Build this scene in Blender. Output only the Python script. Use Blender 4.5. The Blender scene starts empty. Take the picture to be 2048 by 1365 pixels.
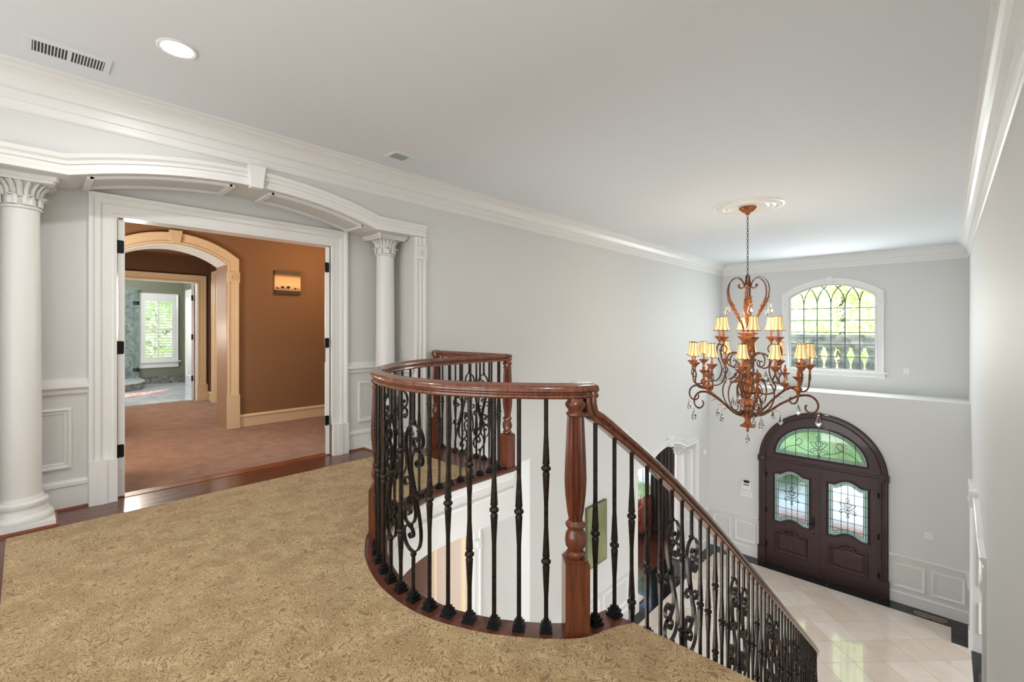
import bpy, bmesh, math, random
from mathutils import Vector, Matrix
from math import sin, cos, pi, radians, sqrt
random.seed(7)
S = bpy.context.scene
COL = S.collection
# ------------------------------------------------------------------ camera
cd = bpy.data.cameras.new('camera'); cam = bpy.data.objects.new('camera', cd); COL.objects.link(cam)
cam.location = (0, 0, 1.3); cam.rotation_euler = (radians(90), 0, radians(43.3))
cd.sensor_width = 36; cd.lens = 920/2048*36; cd.shift_y = (658-682.5)/2048; cd.clip_start = .02; cd.clip_end = 300
S.camera = cam
# ------------------------------------------------------------------ world, lights, exposure
W_ = bpy.data.worlds.new('world'); S.world = W_; W_.use_nodes = True
nt = W_.node_tree; bg = nt.nodes['Background']
sky = nt.nodes.new('ShaderNodeTexSky'); sky.sky_type = 'NISHITA'; sky.sun_disc = False
sky.sun_elevation = radians(52); sky.sun_rotation = radians(200); sky.air_density = 1.0; sky.dust_density = 2.5
nt.links.new(sky.outputs[0], bg.inputs[0]); bg.inputs[1].default_value = 1.25
def lamp(name, kind, loc, power, color=(1,1,1), size=.1, size_y=None, rot=(0,0,0), **k):
    l = bpy.data.lights.new(name, kind); l.energy = power; l.color = color
    if kind == 'AREA':
        l.size = size
        if size_y: l.shape = 'RECTANGLE'; l.size_y = size_y
        else: l.shape = 'DISK'
    elif kind == 'SUN': l.angle = radians(1)
    else: l.shadow_soft_size = size
    o = bpy.data.objects.new(name, l); o.location = loc; o.rotation_euler = rot; COL.objects.link(o)
    return o
lamp('sun', 'SUN', (0, -20, 30), 7.5, (1, .96, .88), rot=(radians(40), radians(14), 0))
# daylight at the arched window, added fill lamps in the hall, foyer and side rooms
lamp('hall_fill_light', 'AREA', (-1.9, -2.9, 1.3), 50, (1, .995, .985), 3.8, 2.2, rot=(radians(92), 0, 0))  # added fill behind the camera; no window stands there
lamp('hall_fill_uplight', 'AREA', (-1.2, -1.5, .5), 24, (.97, .99, 1), 3.2, 2.4, rot=(radians(172), 0, 0))  # added fill aimed up at the hall ceiling
lamp('arched_window_light', 'AREA', (-1.86, 12.16, 1.35), 55, (.93, .97, 1), 1.5, 1.7, rot=(radians(-82), 0, 0))
lamp('parlour_fill_light', 'AREA', (4.3, 9.0, -2.3), 165, (1, 1, 1), 4.0, 2.6, rot=(0, radians(90), 0))  # added fill; the parlour has no window here
lamp('dining_fill_light', 'AREA', (-9.6, 8.6, -2.2), 170, (.98, .99, 1), 4.5, 2.6, rot=(0, radians(-90), 0))  # added fill by a windowless wall, facing the foyer
lamp('foyer_back_fill_light', 'AREA', (-1.9, 0, -2.2), 175, (1, 1, 1), 3.6, 2.4, rot=(radians(118), 0, 0))  # added fill under the landing, tilted up to brighten the foyer
for p in ((-3.19, .6), (-1.6, -.9), (-.6, .9), (-1.9, 3.6), (-1.9, 9.3)):  # first is the recessed light; the rest are fill added without fixtures
    lamp('can_and_fill_light', 'AREA', (p[0], p[1], 2.86), 9, (1, .98, .95), .13)
lamp('bedroom_ceiling_light', 'POINT', (-5.75, 2.9, 2.3), 24, (1, .62, .32), .12)
lamp('bedroom_lamp_light', 'POINT', (-5.7, .2, 1.5), 62, (1, .88, .76), .3)
lamp('bedroom_hall_light', 'POINT', (-8.3, 1.0, 1.25), 30, (1, .88, .76), .12)
lamp('bathroom_light', 'POINT', (-11.6, .6, 2.3), 110, (1, .99, .97), .3)
lamp('lower_hall_light', 'POINT', (-7.2, 3.2, -1.3), 45, (1, .93, .86), .4)
S.view_settings.view_transform = 'Standard'; S.view_settings.look = 'None'
S.view_settings.exposure = 0.5; S.view_settings.gamma = 1; S.view_settings.use_curve_mapping = False
# ------------------------------------------------------------------ mesh helpers
ORG = {}
def mp_X(x0, s=1): return lambda u, v, b: (x0+s*b, u, v)       # wall plane X=x0, proud towards s
def mp_Y(y0, s=-1): return lambda u, v, b: (u, y0+s*b, v)
def mp_Z(z0, s=1): return lambda u, v, b: (u, v, z0+s*b)
def offs(path, a, closed):
    n = len(path); out = []
    for i, p in enumerate(path):
        def nrm(q, r):
            dx, dy = r[0]-q[0], r[1]-q[1]; l = math.hypot(dx, dy) or 1; return (-dy/l, dx/l)
        if closed or 0 < i < n-1:
            n1 = nrm(path[i-1], p); n2 = nrm(p, path[(i+1) % n])
            k = 1+n1[0]*n2[0]+n1[1]*n2[1]; k = max(k, .15)
            out.append((p[0]+a*(n1[0]+n2[0])/k, p[1]+a*(n1[1]+n2[1])/k))
        elif i == 0: m = nrm(p, path[1]); out.append((p[0]+a*m[0], p[1]+a*m[1]))
        else: m = nrm(path[i-1], p); out.append((p[0]+a*m[0], p[1]+a*m[1]))
    return out
class MB:
    def __init__(s): s.v = []; s.f = []; s.sm = []
    def add(s, vs, fs, smooth=False):
        o = len(s.v); s.v += [tuple(p) for p in vs]; s.f += [tuple(i+o for i in f) for f in fs]; s.sm += [smooth]*len(fs); return s
    def box(s, x0, x1, y0, y1, z0, z1):
        return s.add([(x, y, z) for x in (x0, x1) for y in (y0, y1) for z in (z0, z1)],
                     [(0,1,3,2),(4,6,7,5),(0,4,5,1),(2,3,7,6),(0,2,6,4),(1,5,7,3)])
    def prism(s, poly, mp, b0, b1, smooth=False):
        n = len(poly)
        vs = [mp(u, v, b0) for u, v in poly]+[mp(u, v, b1) for u, v in poly]
        s.add(vs, [tuple(range(n)), tuple(range(2*n-1, n-1, -1))])
        return s.add(vs, [(i, (i+1) % n, n+(i+1) % n, n+i) for i in range(n)], smooth)
    def mould(s, path, prof, mp, closed=False, cap=True, smooth=False):
        n = len(path); loops = [[mp(u, v, b) for u, v in offs(path, a, closed)] for a, b in prof]
        m = len(prof); vs = [loops[j][i] for i in range(n) for j in range(m)]; fs = []
        for i in range(n if closed else n-1):
            for j in range(m-1):
                k = (i+1) % n; fs.append((i*m+j, k*m+j, k*m+j+1, i*m+j+1))
        s.add(vs, fs, smooth)
        if not closed and cap:
            s.add([vs[j] for j in range(m)], [tuple(range(m))]); s.add([vs[(n-1)*m+j] for j in range(m)], [tuple(range(m))])
        return s
    def lathe(s, prof, c=(0, 0, 0), n=16, smooth=True, sq=None, cap=True, flute=0, fa=0):
        vs = []
        for r, z in prof:
            for i in range(n):
                a = 2*pi*i/n; rr = r*(1-(fa*abs(sin(flute*a/2)) if flute else 0))
                vs.append((c[0]+rr*cos(a), c[1]+rr*sin(a), c[2]+z))
        fs = [(j*n+i, j*n+(i+1) % n, (j+1)*n+(i+1) % n, (j+1)*n+i) for j in range(len(prof)-1) for i in range(n)]
        s.add(vs, fs, smooth)
        if cap:
            for j in (0, len(prof)-1):
                if prof[j][0] > 1e-4: s.add(vs[j*n:(j+1)*n], [tuple(range(n))])
        return s
    def sweep(s, path, prof, side=None, closed=False, smooth=True, scale=None):
        """closed 2D profile (side, up) along a 3D path; side = fixed plane normal for planar curves"""
        P = [Vector(p) for p in path]; n = len(P); m = len(prof); vs = []
        for i, p in enumerate(P):
            a = P[i-1] if (i or closed) else p; b = P[(i+1) % n] if (i < n-1 or closed) else p
            t = (b-a).normalized()
            sd = Vector(side) if side is not None else t.cross(Vector((0, 0, 1)))
            if sd.length < 1e-4: sd = Vector((1, 0, 0))
            sd.normalize(); up = sd.cross(t).normalized(); k = scale[i] if scale else 1
            vs += [p+sd*(x*k)+up*(y*k) for x, y in prof]
        fs = [(i*m+j, i*m+(j+1) % m, ((i+1) % n)*m+(j+1) % m, ((i+1) % n)*m+j) for i in range(n if closed else n-1) for j in range(m)]
        s.add(vs, fs, smooth)
        if not closed: s.add(vs[:m], [tuple(range(m))]); s.add(vs[-m:], [tuple(range(m))])
        return s
    def tube(s, path, r, n=6, closed=False):
        P = [Vector(p) for p in path]; N = len(P); rr = r if isinstance(r, (list, tuple)) else [r]*N
        t0 = (P[1]-P[0]).normalized(); ref = Vector((0, 0, 1)) if abs(t0.z) < .9 else Vector((1, 0, 0))
        u = t0.cross(ref).normalized(); vs = []
        for i, p in enumerate(P):
            a = P[i-1] if (i or closed) else p; b = P[(i+1) % N] if (i < N-1 or closed) else p
            t = (b-a).normalized(); u = (u-t*u.dot(t)).normalized(); w = t.cross(u)
            vs += [p+(u*cos(2*pi*k/n)+w*sin(2*pi*k/n))*rr[i] for k in range(n)]
        fs = [(i*n+j, i*n+(j+1) % n, ((i+1) % N)*n+(j+1) % n, ((i+1) % N)*n+j) for i in range(N if closed else N-1) for j in range(n)]
        s.add(vs, fs, True)
        if not closed: s.add(vs[:n], [tuple(range(n))]); s.add(vs[-n:], [tuple(range(n))])
        return s
    def xf(s, M, start=0):
        for i in range(start, len(s.v)): s.v[i] = tuple(M @ Vector(s.v[i]))
        return s
    def merge(s, o, M=None):
        vs = o.v if M is None else [tuple(M @ Vector(p)) for p in o.v]
        k = len(s.v); s.v += vs; s.f += [tuple(i+k for i in f) for f in o.f]; s.sm += o.sm; return s
    def mesh(s, name, mat, org=(0, 0, 0), clean=True):
        me = bpy.data.meshes.new(name)
        me.from_pydata([(p[0]-org[0], p[1]-org[1], p[2]-org[2]) for p in s.v], [], s.f)
        me.polygons.foreach_set('use_smooth', s.sm)
        if clean:
            bm = bmesh.new(); bm.from_mesh(me); bmesh.ops.remove_doubles(bm, verts=bm.verts, dist=1e-5)
            bmesh.ops.recalc_face_normals(bm, faces=bm.faces); bm.to_mesh(me); bm.free()
            if any(s.sm): me.set_sharp_from_angle(angle=radians(38))
        me.materials.append(mat); me.update()
        return me
    def build(s, name, mat, parent=None, **k):
        if parent is not None: org = ORG[parent.name]
        else:
            xs, ys, zs = zip(*s.v); org = ((min(xs)+max(xs))/2, (min(ys)+max(ys))/2, min(zs))
        o = bpy.data.objects.new(name, s.mesh(name, mat, org)); COL.objects.link(o)
        if parent is not None: o.parent = parent; ORG[o.name] = org
        else: o.location = org; ORG[o.name] = org
        return tag(o, **k)
def tag(o, label=None, cat=None, group=None, kind=None):
    if label: o['label'] = label
    if cat: o['category'] = cat
    if group: o['group'] = group
    if kind: o['kind'] = kind
    return o
def thing(name, loc, label, cat, group=None, kind=None):
    o = bpy.data.objects.new(name, None); COL.objects.link(o); o.location = loc; ORG[o.name] = tuple(loc); o.empty_display_size = .1
    return tag(o, label, cat, group, kind)
def arc(cx, cy, rx, ry, a0, a1, n): return [(cx+rx*cos(radians(a0+(a1-a0)*i/n)), cy+ry*sin(radians(a0+(a1-a0)*i/n))) for i in range(n+1)]
def seg(x0, x1, zs, rise, n=16):
    """segmental arch from (x0,zs) over to (x1,zs)"""
    h = (x1-x0)/2; R = (h*h+rise*rise)/2/rise; cx = (x0+x1)/2; cz = zs+rise-R; a = math.asin(h/R)
    return [(cx+R*sin(-a+2*a*i/n), cz+R*cos(-a+2*a*i/n)) for i in range(n+1)]
def crom(P, n=6, closed=False):
    P = [Vector(p) for p in P]; out = []; N = len(P)
    for i in range(N if closed else N-1):
        p0 = P[i-1] if (i or closed) else P[0]; p1 = P[i]; p2 = P[(i+1) % N]; p3 = P[(i+2) % N] if (i < N-2 or closed) else P[-1]
        for k in range(n):
            t = k/n; out.append(.5*((2*p1)+(p2-p0)*t+(2*p0-5*p1+4*p2-p3)*t*t+(3*p1-p0-3*p2+p3)*t**3))
    if not closed: out.append(P[-1])
    return out
# ------------------------------------------------------------------ materials
def lin(c): return tuple(((x/255+.055)/1.055)**2.4 if x/255 > .04045 else x/255/12.92 for x in c)+(1,)
def mat(name, rgb, rough=.5, metal=0, noise=None, bump=None, spec=.5, coat=0, rgb2=None, scale=(1, 1, 1), ramp=(.35, .65), emit=0, dist=0, detail=6):
    m = bpy.data.materials.new(name); m.use_nodes = True; n = m.node_tree.nodes; L = m.node_tree.links; b = n['Principled BSDF']
    b.inputs['Base Color'].default_value = lin(rgb); b.inputs['Roughness'].default_value = rough; b.inputs['Metallic'].default_value = metal
    b.inputs['Specular IOR Level'].default_value = spec; b.inputs['Coat Weight'].default_value = coat; b.inputs['Coat Roughness'].default_value = .06
    if emit: b.inputs['Emission Color'].default_value = lin(rgb); b.inputs['Emission Strength'].default_value = emit
    if noise or bump:
        tc = n.new('ShaderNodeTexCoord'); mpn = n.new('ShaderNodeMapping'); mpn.inputs['Scale'].default_value = scale
        L.new(tc.outputs['Object'], mpn.inputs[0])
    if noise:
        t = n.new('ShaderNodeTexNoise'); t.inputs['Scale'].default_value = noise; t.inputs['Detail'].default_value = detail; t.inputs['Distortion'].default_value = dist
        L.new(mpn.outputs[0], t.inputs[0]); r = n.new('ShaderNodeValToRGB'); L.new(t.outputs[0], r.inputs[0])
        r.color_ramp.elements[0].position = ramp[0]; r.color_ramp.elements[1].position = ramp[1]
        r.color_ramp.elements[0].color = lin(rgb2 or rgb); r.color_ramp.elements[1].color = lin(rgb); L.new(r.outputs[0], b.inputs['Base Color'])
    if bump:
        t2 = n.new('ShaderNodeTexNoise'); t2.inputs['Scale'].default_value = bump[0]; t2.inputs['Detail'].default_value = 4; L.new(mpn.outputs[0], t2.inputs[0])
        bp = n.new('ShaderNodeBump'); bp.inputs['Strength'].default_value = bump[1]; bp.inputs['Distance'].default_value = bump[2] if len(bump) > 2 else .002
        L.new(t2.outputs[0], bp.inputs['Height']); L.new(bp.outputs[0], b.inputs['Normal'])
    return m
PAINT = mat('wall_paint', (216, 217, 215), .6, bump=(160, .04), spec=.3)
CEIL = mat('ceiling_paint', (226, 231, 235), .8, bump=(160, .03), spec=.2)
TRIM = mat('white_trim_paint', (232, 232, 230), .32, spec=.5, bump=(30, .03, .001))
PLAST = mat('white_plaster', (228, 228, 224), .5)
SOFF = mat('soffit_paint', (222, 222, 219), .5)
def woodmat(name, a, b_, rough, coat, sc=(14, 1.4, 14), scale=3.2): return mat(name, a, rough, noise=scale, rgb2=b_, scale=sc, ramp=(.32, .68), coat=coat, dist=.6, detail=9, bump=(22, .05, .001))
WRAIL = woodmat('mahogany_rail', (128, 70, 44), (84, 42, 26), .26, .6, (6, 6, 1.2), 9)
WPOST = woodmat('mahogany_post', (126, 66, 42), (82, 42, 28), .3, .45, (14, 14, 1.2), 4)
WFLOOR = woodmat('dark_oak_floor', (112, 62, 44), (80, 42, 30), .3, .3)
WTHR = woodmat('red_oak_threshold', (152, 84, 48), (112, 56, 32), .35, .25)
WLOW = woodmat('red_oak_lower_floor', (100, 58, 46), (72, 40, 32), .2, .6)
IRON = mat('wrought_iron', (58, 50, 44), .38, .6, noise=60, rgb2=(30, 27, 25), bump=(90, .15, .001))
IRONSH = mat('black_iron_shoe', (44, 48, 50), .35, .6)
DOORW = mat('dark_mahogany_door', (54, 24, 26), .42, noise=5, rgb2=(42, 19, 21), scale=(18, 18, 1.5), ramp=(.3, .7), spec=.5, coat=.15)
BLACKM = mat('black_metal', (24, 24, 24), .4, .6)
def glassm(name, tint=(235, 245, 240), alpha=.12, wavy=None, rough=0.0):
    m = bpy.data.materials.new(name); m.use_nodes = True; n = m.node_tree.nodes; L = m.node_tree.links
    n.remove(n['Principled BSDF']); o = n['Material Output']
    tr = n.new('ShaderNodeBsdfTransparent'); tr.inputs[0].default_value = lin(tint)
    g = n.new('ShaderNodeBsdfGlossy'); g.inputs['Roughness'].default_value = .03; mx = n.new('ShaderNodeMixShader')
    fr = n.new('ShaderNodeFresnel'); fr.inputs[0].default_value = 1.45
    first = tr
    if wavy:
        rf = n.new('ShaderNodeBsdfRefraction'); rf.inputs['IOR'].default_value = 1.12; rf.inputs['Roughness'].default_value = rough; rf.inputs[0].default_value = lin(tint)
        tc = n.new('ShaderNodeTexCoord'); t = n.new('ShaderNodeTexNoise'); t.inputs['Scale'].default_value = wavy; t.inputs['Detail'].default_value = 2
        bp = n.new('ShaderNodeBump'); bp.inputs['Strength'].default_value = 1; bp.inputs['Distance'].default_value = .01
        L.new(tc.outputs['Object'], t.inputs[0]); L.new(t.outputs[0], bp.inputs['Height']); L.new(bp.outputs[0], rf.inputs['Normal'])
        m2 = n.new('ShaderNodeMixShader'); m2.inputs[0].default_value = .65; L.new(tr.outputs[0], m2.inputs[1]); L.new(rf.outputs[0], m2.inputs[2]); first = m2
    L.new(fr.outputs[0], mx.inputs[0]); L.new(first.outputs[0], mx.inputs[1]); L.new(g.outputs[0], mx.inputs[2]); L.new(mx.outputs[0], o.inputs[0])
    return m
def leafless(name):
    m = bpy.data.materials.new(name); m.use_nodes = True; n = m.node_tree.nodes; L = m.node_tree.links; n.remove(n['Principled BSDF'])
    a = n.new('ShaderNodeBsdfTranslucent'); b = n.new('ShaderNodeBsdfTransparent'); x = n.new('ShaderNodeMixShader'); a.inputs[0].default_value = (.95, .97, 1, 1); x.inputs[0].default_value = .22
    L.new(a.outputs[0], x.inputs[1]); L.new(b.outputs[0], x.inputs[2]); L.new(x.outputs[0], n['Material Output'].inputs[0]); return m
GLASS = glassm('window_glass', (250, 252, 250)); DGLASS = glassm('textured_door_glass', (238, 244, 246), wavy=45, rough=.12)
BEVEL = mat('bevelled_glass', (245, 248, 248), .15, emit=0); BEVEL = leafless('bevelled_glass')
SHGLASS = mat('shower_glass', (190, 220, 228), .1); SHGLASS.node_tree.nodes['Principled BSDF'].inputs['Alpha'].default_value = .07
LEAD = mat('lead_came', (70, 72, 72), .5, .6)
def crystalm():
    m = bpy.data.materials.new('cut_crystal'); m.use_nodes = True; b = m.node_tree.nodes['Principled BSDF']
    b.inputs['Transmission Weight'].default_value = 1; b.inputs['Roughness'].default_value = .02; b.inputs['IOR'].default_value = 1.5; return m
CRYST = crystalm()
def carpetm(name, c1, c2, c3, sc, bscale, lines=True):
    m = bpy.data.materials.new(name); m.use_nodes = True; n = m.node_tree.nodes; L = m.node_tree.links; b = n['Principled BSDF']
    b.inputs['Roughness'].default_value = 1; b.inputs['Specular IOR Level'].default_value = .05; b.inputs['Sheen Weight'].default_value = .25; b.inputs['Sheen Roughness'].default_value = .6
    tc = n.new('ShaderNodeTexCoord')
    def noise(s, d, dist):
        t = n.new('ShaderNodeTexNoise'); t.inputs['Scale'].default_value = s; t.inputs['Detail'].default_value = d; t.inputs['Distortion'].default_value = dist; L.new(tc.outputs['Object'], t.inputs[0]); return t
    def ramp(src, ps):
        r = n.new('ShaderNodeValToRGB'); e = r.color_ramp.elements; e[0].position, e[0].color = ps[0][0], ps[0][1]; e[1].position, e[1].color = ps[-1][0], ps[-1][1]
        for p in ps[1:-1]: q = e.new(p[0]); q.color = p[1]
        L.new(src, r.inputs[0]); return r
    K, Wt = (0, 0, 0, 1), (1, 1, 1, 1)
    a = noise(sc, 1.0, .9 if lines else 0)           # curling strokes: contour bands of a distorted noise
    if lines:
        ml = n.new('ShaderNodeMath'); ml.operation = 'MULTIPLY'; ml.inputs[1].default_value = 62; L.new(a.outputs[0], ml.inputs[0])
        sn = n.new('ShaderNodeMath'); sn.operation = 'SINE'; L.new(ml.outputs[0], sn.inputs[0]); la = ramp(sn.outputs[0], [(0, K), (.25, K), (.7, Wt)])
    else: la = ramp(a.outputs[0], [(.3, K), (.7, Wt)])
    big = noise(sc*.45, 3, .6); lb = ramp(big.outputs[0], [(.40, K), (.62, Wt)])
    fine = noise(bscale, 3, 0); lf = ramp(fine.outputs[0], [(.3, K), (.7, Wt)])
    def mix(f, c_a, c_b, fac=None):
        x = n.new('ShaderNodeMix'); x.data_type = 'RGBA'
        for i, c in ((6, c_a), (7, c_b)):
            if isinstance(c, tuple): x.inputs[i].default_value = c
            else: L.new(c, x.inputs[i])
        if fac is not None and f is None: x.inputs[0].default_value = fac
        elif fac is not None:
            mm = n.new('ShaderNodeMath'); mm.operation = 'MULTIPLY'; mm.inputs[1].default_value = fac; L.new(f, mm.inputs[0]); L.new(mm.outputs[0], x.inputs[0])
        else: L.new(f, x.inputs[0])
        return x.outputs[2]
    base = mix(lb.outputs[0], lin(c1), lin(c2), .55)
    base = mix(la.outputs[0], base, lin(c3), .8)
    base = mix(lf.outputs[0], base, lin(tuple(x*.62 for x in c2)), .42)
    L.new(base, b.inputs['Base Color'])
    bp = n.new('ShaderNodeBump'); bp.inputs['Strength'].default_value = 1.0; bp.inputs['Distance'].default_value = .009
    L.new(fine.outputs[0], bp.inputs['Height']); L.new(bp.outputs[0], b.inputs['Normal'])
    return m
CARPET = carpetm('gold_scroll_carpet', (226, 196, 142), (178, 140, 86), (132, 94, 44), 19, 220)
BCARPET = carpetm('brown_bedroom_carpet', (176, 134, 104), (156, 112, 84), (140, 98, 72), 9, 150, False)
BROWNW = mat('ochre_brown_wall', (142, 110, 82), .75, bump=(140, .05), spec=.2)
BROWND = mat('dark_brown_wall', (112, 82, 62), .75, bump=(140, .05), spec=.2)
CREAM = mat('cream_trim_paint', (226, 206, 172), .4, bump=(30, .03, .001))
BGREEN = mat('sage_wall', (124, 126, 108), .7)
BEIGEW = mat('beige_lower_wall', (214, 196, 180), .6)
MARBG = mat('green_marble', (142, 154, 146), .15, noise=7, rgb2=(66, 82, 76), dist=1.6, ramp=(.3, .72), detail=10)
GRANITE = mat('grey_granite', (150, 148, 140), .2, noise=16, rgb2=(84, 84, 80), dist=1, detail=10)
BTILE = mat('white_marble_floor', (214, 218, 222), .08, noise=3, rgb2=(192, 196, 202), dist=1.2)
FTILE = [mat('cream_marble_tile', (226, 214, 202), .05, noise=2.6, rgb2=(216, 202, 188), dist=1.4, ramp=(.3, .75), detail=8, spec=1.0),
         mat('cream_marble_tile_pale', (230, 220, 210), .05, noise=2.2, rgb2=(220, 208, 196), dist=1.2, ramp=(.3, .75), detail=8, spec=1.0),
         mat('cream_marble_tile_warm', (222, 208, 194), .06, noise=3.0, rgb2=(211, 195, 179), dist=1.4, ramp=(.3, .75), detail=8, spec=1.0)]
GROUT = mat('tile_grout', (150, 130, 114), .6)
BLKT = mat('black_granite_tile', (34, 36, 38), .08, noise=40, rgb2=(22, 24, 26))
# ================================================================== SETTING
ST = 'structure'
WL, NB, WR, YL, YU, ZC, ZF = -4.15, -4.6, .32, 11.4, 12.25, 2.9, -3.9
CX = (WL+WR)/2
def sd(name, mb, m, label, cat, parent=None): return mb.build(name, m, parent, label=label, cat=cat, kind=ST)
m = MB(); m.box(-10.2, 4.6, -3.1, 12.6, ZC, ZC+.12)
sd('ceiling', m, CEIL, 'smooth pale grey-white ceiling over the hall and the foyer', 'ceiling')
# left wall with the column niche (upper) and the dining-room opening (lower)
mpl = mp_X(WL, -1)
P = [(-3, ZC), (-3, 0), (-.28, 0), (-.28, 2.295), (.2, 2.295)] + seg(.2, 2.41, 2.295, .175)[1:-1] + [(2.41, 2.295), (2.877, 2.295), (2.877, 0), (2.878, -.47),
     (4.76, -.47), (4.76, ZF), (7.75, ZF), (7.75, -1.3), (8.25, -1.3)] + seg(8.25, 9.97, -1.3, .2)[1:-1] + [(9.97, -1.3), (10.5, -1.3), (10.5, ZF), (YU, ZF), (YU, ZC)]
m = MB(); m.prism(P, mpl, 0, .45)
m.prism([(-3, -.02), (-3, ZC), (.40, ZC), (.40, -.02)], mp_X(NB, -1), 0, .15)        # niche back with the double door opening
m.prism([(2.26, -.02), (2.26, ZC), (4.8, ZC), (4.8, -.02)], mp_X(NB, -1), 0, .15)
m.prism([(.40, 2.155), (.40, ZC), (2.26, ZC), (2.26, 2.155)], mp_X(NB, -1), 0, .15)
m.prism([(3.89, ZF), (3.89, -.9), (3.0, -.9), (3.0, -.455), (4.76, -.455), (4.76, ZF)], mp_X(-4.35, -1), 0, .0999)
m.prism([(3.0, -1.02)]+seg(3.0, 3.001, -.9, .0001, 2)[1:]+[(3.0, -.455), (-3, -.455), (-3, -1.02)], mp_X(-4.35, -1), 0, .09)
sd('wall_left', m, PAINT, 'long pale grey-white wall with an arched column niche above and an arched opening below', 'wall')
# front wall: thick below (ledge), thin above with the arched window
m = MB()
P = [(WL, ZF), (WL, -.027), (WR, -.027), (WR, ZF), (-.90, ZF), (-.90, -1.6)] + arc(-1.93, -1.6, 1.03, 1.03, 0, 180, 32)[1:-1] + [(-2.96, -1.6), (-2.96, ZF)]
m.prism(P, mp_Y(YL, 1), 0, .85)
xa, xb, xm = -2.66, -1.06, -1.86
A_ = seg(xa, xb, 2.02, .27, 20)
mid = len(A_)//2
m.prism([(WL-.45, -.03), (WL-.45, ZC), (xm, ZC)] + A_[:mid+1][::-1] + [(xa, .4), (xm, .4), (xm, -.03)], mp_Y(YU, 1), 0, .2)
m.prism([(xm, -.03), (xm, .4), (xb, .4)] + A_[mid:][::-1] + [(xm, ZC), (WR+.5, ZC), (WR+.5, -.03)], mp_Y(YU, 1), 0, .2)
sd('wall_front', m, PAINT, 'front foyer wall with the arched door below and arched window above a ledge', 'wall')
# right wall
mpr = mp_X(WR, 1)
P = [(-3, ZF), (-3, ZC), (YU, ZC), (YU, ZF), (10.5, ZF), (10.5, -1.3), (9.9, -1.3)] + seg(7.8, 9.9, -1.3, .2)[::-1][1:-1] + [(7.8, -1.3), (7.2, -1.3), (7.2, ZF)]
m = MB(); m.prism(P, mpr, 0, .45)
sd('wall_right', m, PAINT, 'pale wall running close beside the camera on the right', 'wall')
m = MB(); m.box(-10.2, 4.6, -3.15, -3, ZF, ZC)
sd('wall_back', m, PAINT, 'pale wall closing the hall behind the photographer', 'wall')
# lower rooms
m = MB(); m.box(-10.2, -10, -3, 12.4, ZF, -.46); m.box(-10, NB, YL+.0, YL+.12, ZF, -3.3); m.box(-10, NB, YL, YL+.12, -1.55, -.5); m.box(-10, -7.1, YL, YL+.12, -3.3, -1.55); m.box(-5.35, NB, YL, YL+.12, -3.3, -1.55)
sd('wall_dining', m, BEIGEW, 'warm white walls of the room beyond the lower left opening', 'wall')
m = MB(); m.box(4.5, 4.6, -3, 12.4, ZF, ZC); m.box(.77, 4.5, YL, YL+.1, ZF, ZC)
sd('wall_parlour', m, PAINT, 'pale walls of the room beyond the lower right opening', 'wall')
m = MB(); m.box(-10, WL-.02, 3.0, YL, -.5, -.46); m.box(-10, -4.35, -3, 3.0, -.5, -.46); m.box(.77, 4.5, -3, YL, -.6, -.5)
sd('ceiling_lower', m, CEIL, 'white ceiling of the lower rooms beside the foyer', 'ceiling')
m = MB(); m.box(-10, -4.601, -3, YL, ZF-.05, ZF); m.box(-4.61, WL-.001, -3, 4.4, ZF-.05, ZF-.0005)
sd('floor_lower_wood', m, WLOW, 'reddish oak floor of the lower rooms left of the foyer', 'floor')
m = MB(); m.box(.77, 4.5, -3, YL, ZF-.05, ZF)
sd('floor_parlour', m, WLOW, 'reddish oak floor of the lower room right of the foyer', 'floor')
# lower hall reveal (cased opening seen below the landing)
fo = thing('trim_1', (-4.4, 3.9, ZF), 'cream panelled reveal of the cased opening below the landing', 'trim', kind=ST)
m = MB(); m.box(-5.25, -4.36, 3.89, 4.05, ZF, -.46); m.build('reveal_panel', BEIGEW, fo)
m = MB(); m.mould([(-5.15, ZF+.25), (-4.5, ZF+.25), (-4.5, -1.1), (-5.15, -1.1)], [(0, 0), (.01, .02), (.05, .025), (.06, 0)], mp_Y(3.89), True); m.build('reveal_moulding', CREAM, fo)
m = MB(); m.mould([(3.89, ZF), (3.89, -1.0)], [(0, 0), (0, .03), (-.03, .03), (-.035, .022), (-.09, .022), (-.095, .035), (-.12, .035), (-.12, 0)], mp_X(-4.35)); m.box(-4.345, -4.31, 3.88, 4.02, -1.5, -1.38)
m.merge(MB().lathe([(.045, 0), (.045, .012), (.03, .012), (.02, .02), (0, .02)], n=16), Matrix.Translation((-4.31, 3.95, -1.44)) @ Matrix.Rotation(pi/2, 4, 'Y'))
m.build('casing', TRIM, fo)
# crown moulding right round the hall and foyer
CROWN = [(0, -.262), (.012, -.26), (.022, -.25), (.022, -.205), (.034, -.20), (.036, -.145), (.058, -.138), (.06, -.125), (.07, -.10), (.088, -.07), (.11, -.05), (.13, -.042), (.134, -.022), (.158, -.018), (.16, 0)]
m = MB(); m.mould([(WL, -3), (WR, -3), (WR, YU), (WL, YU)], CROWN, mp_Z(ZC), True)
sd('trim_2', m, TRIM, 'deep white crown moulding round the top of the hall and foyer walls', 'crown moulding')
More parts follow.
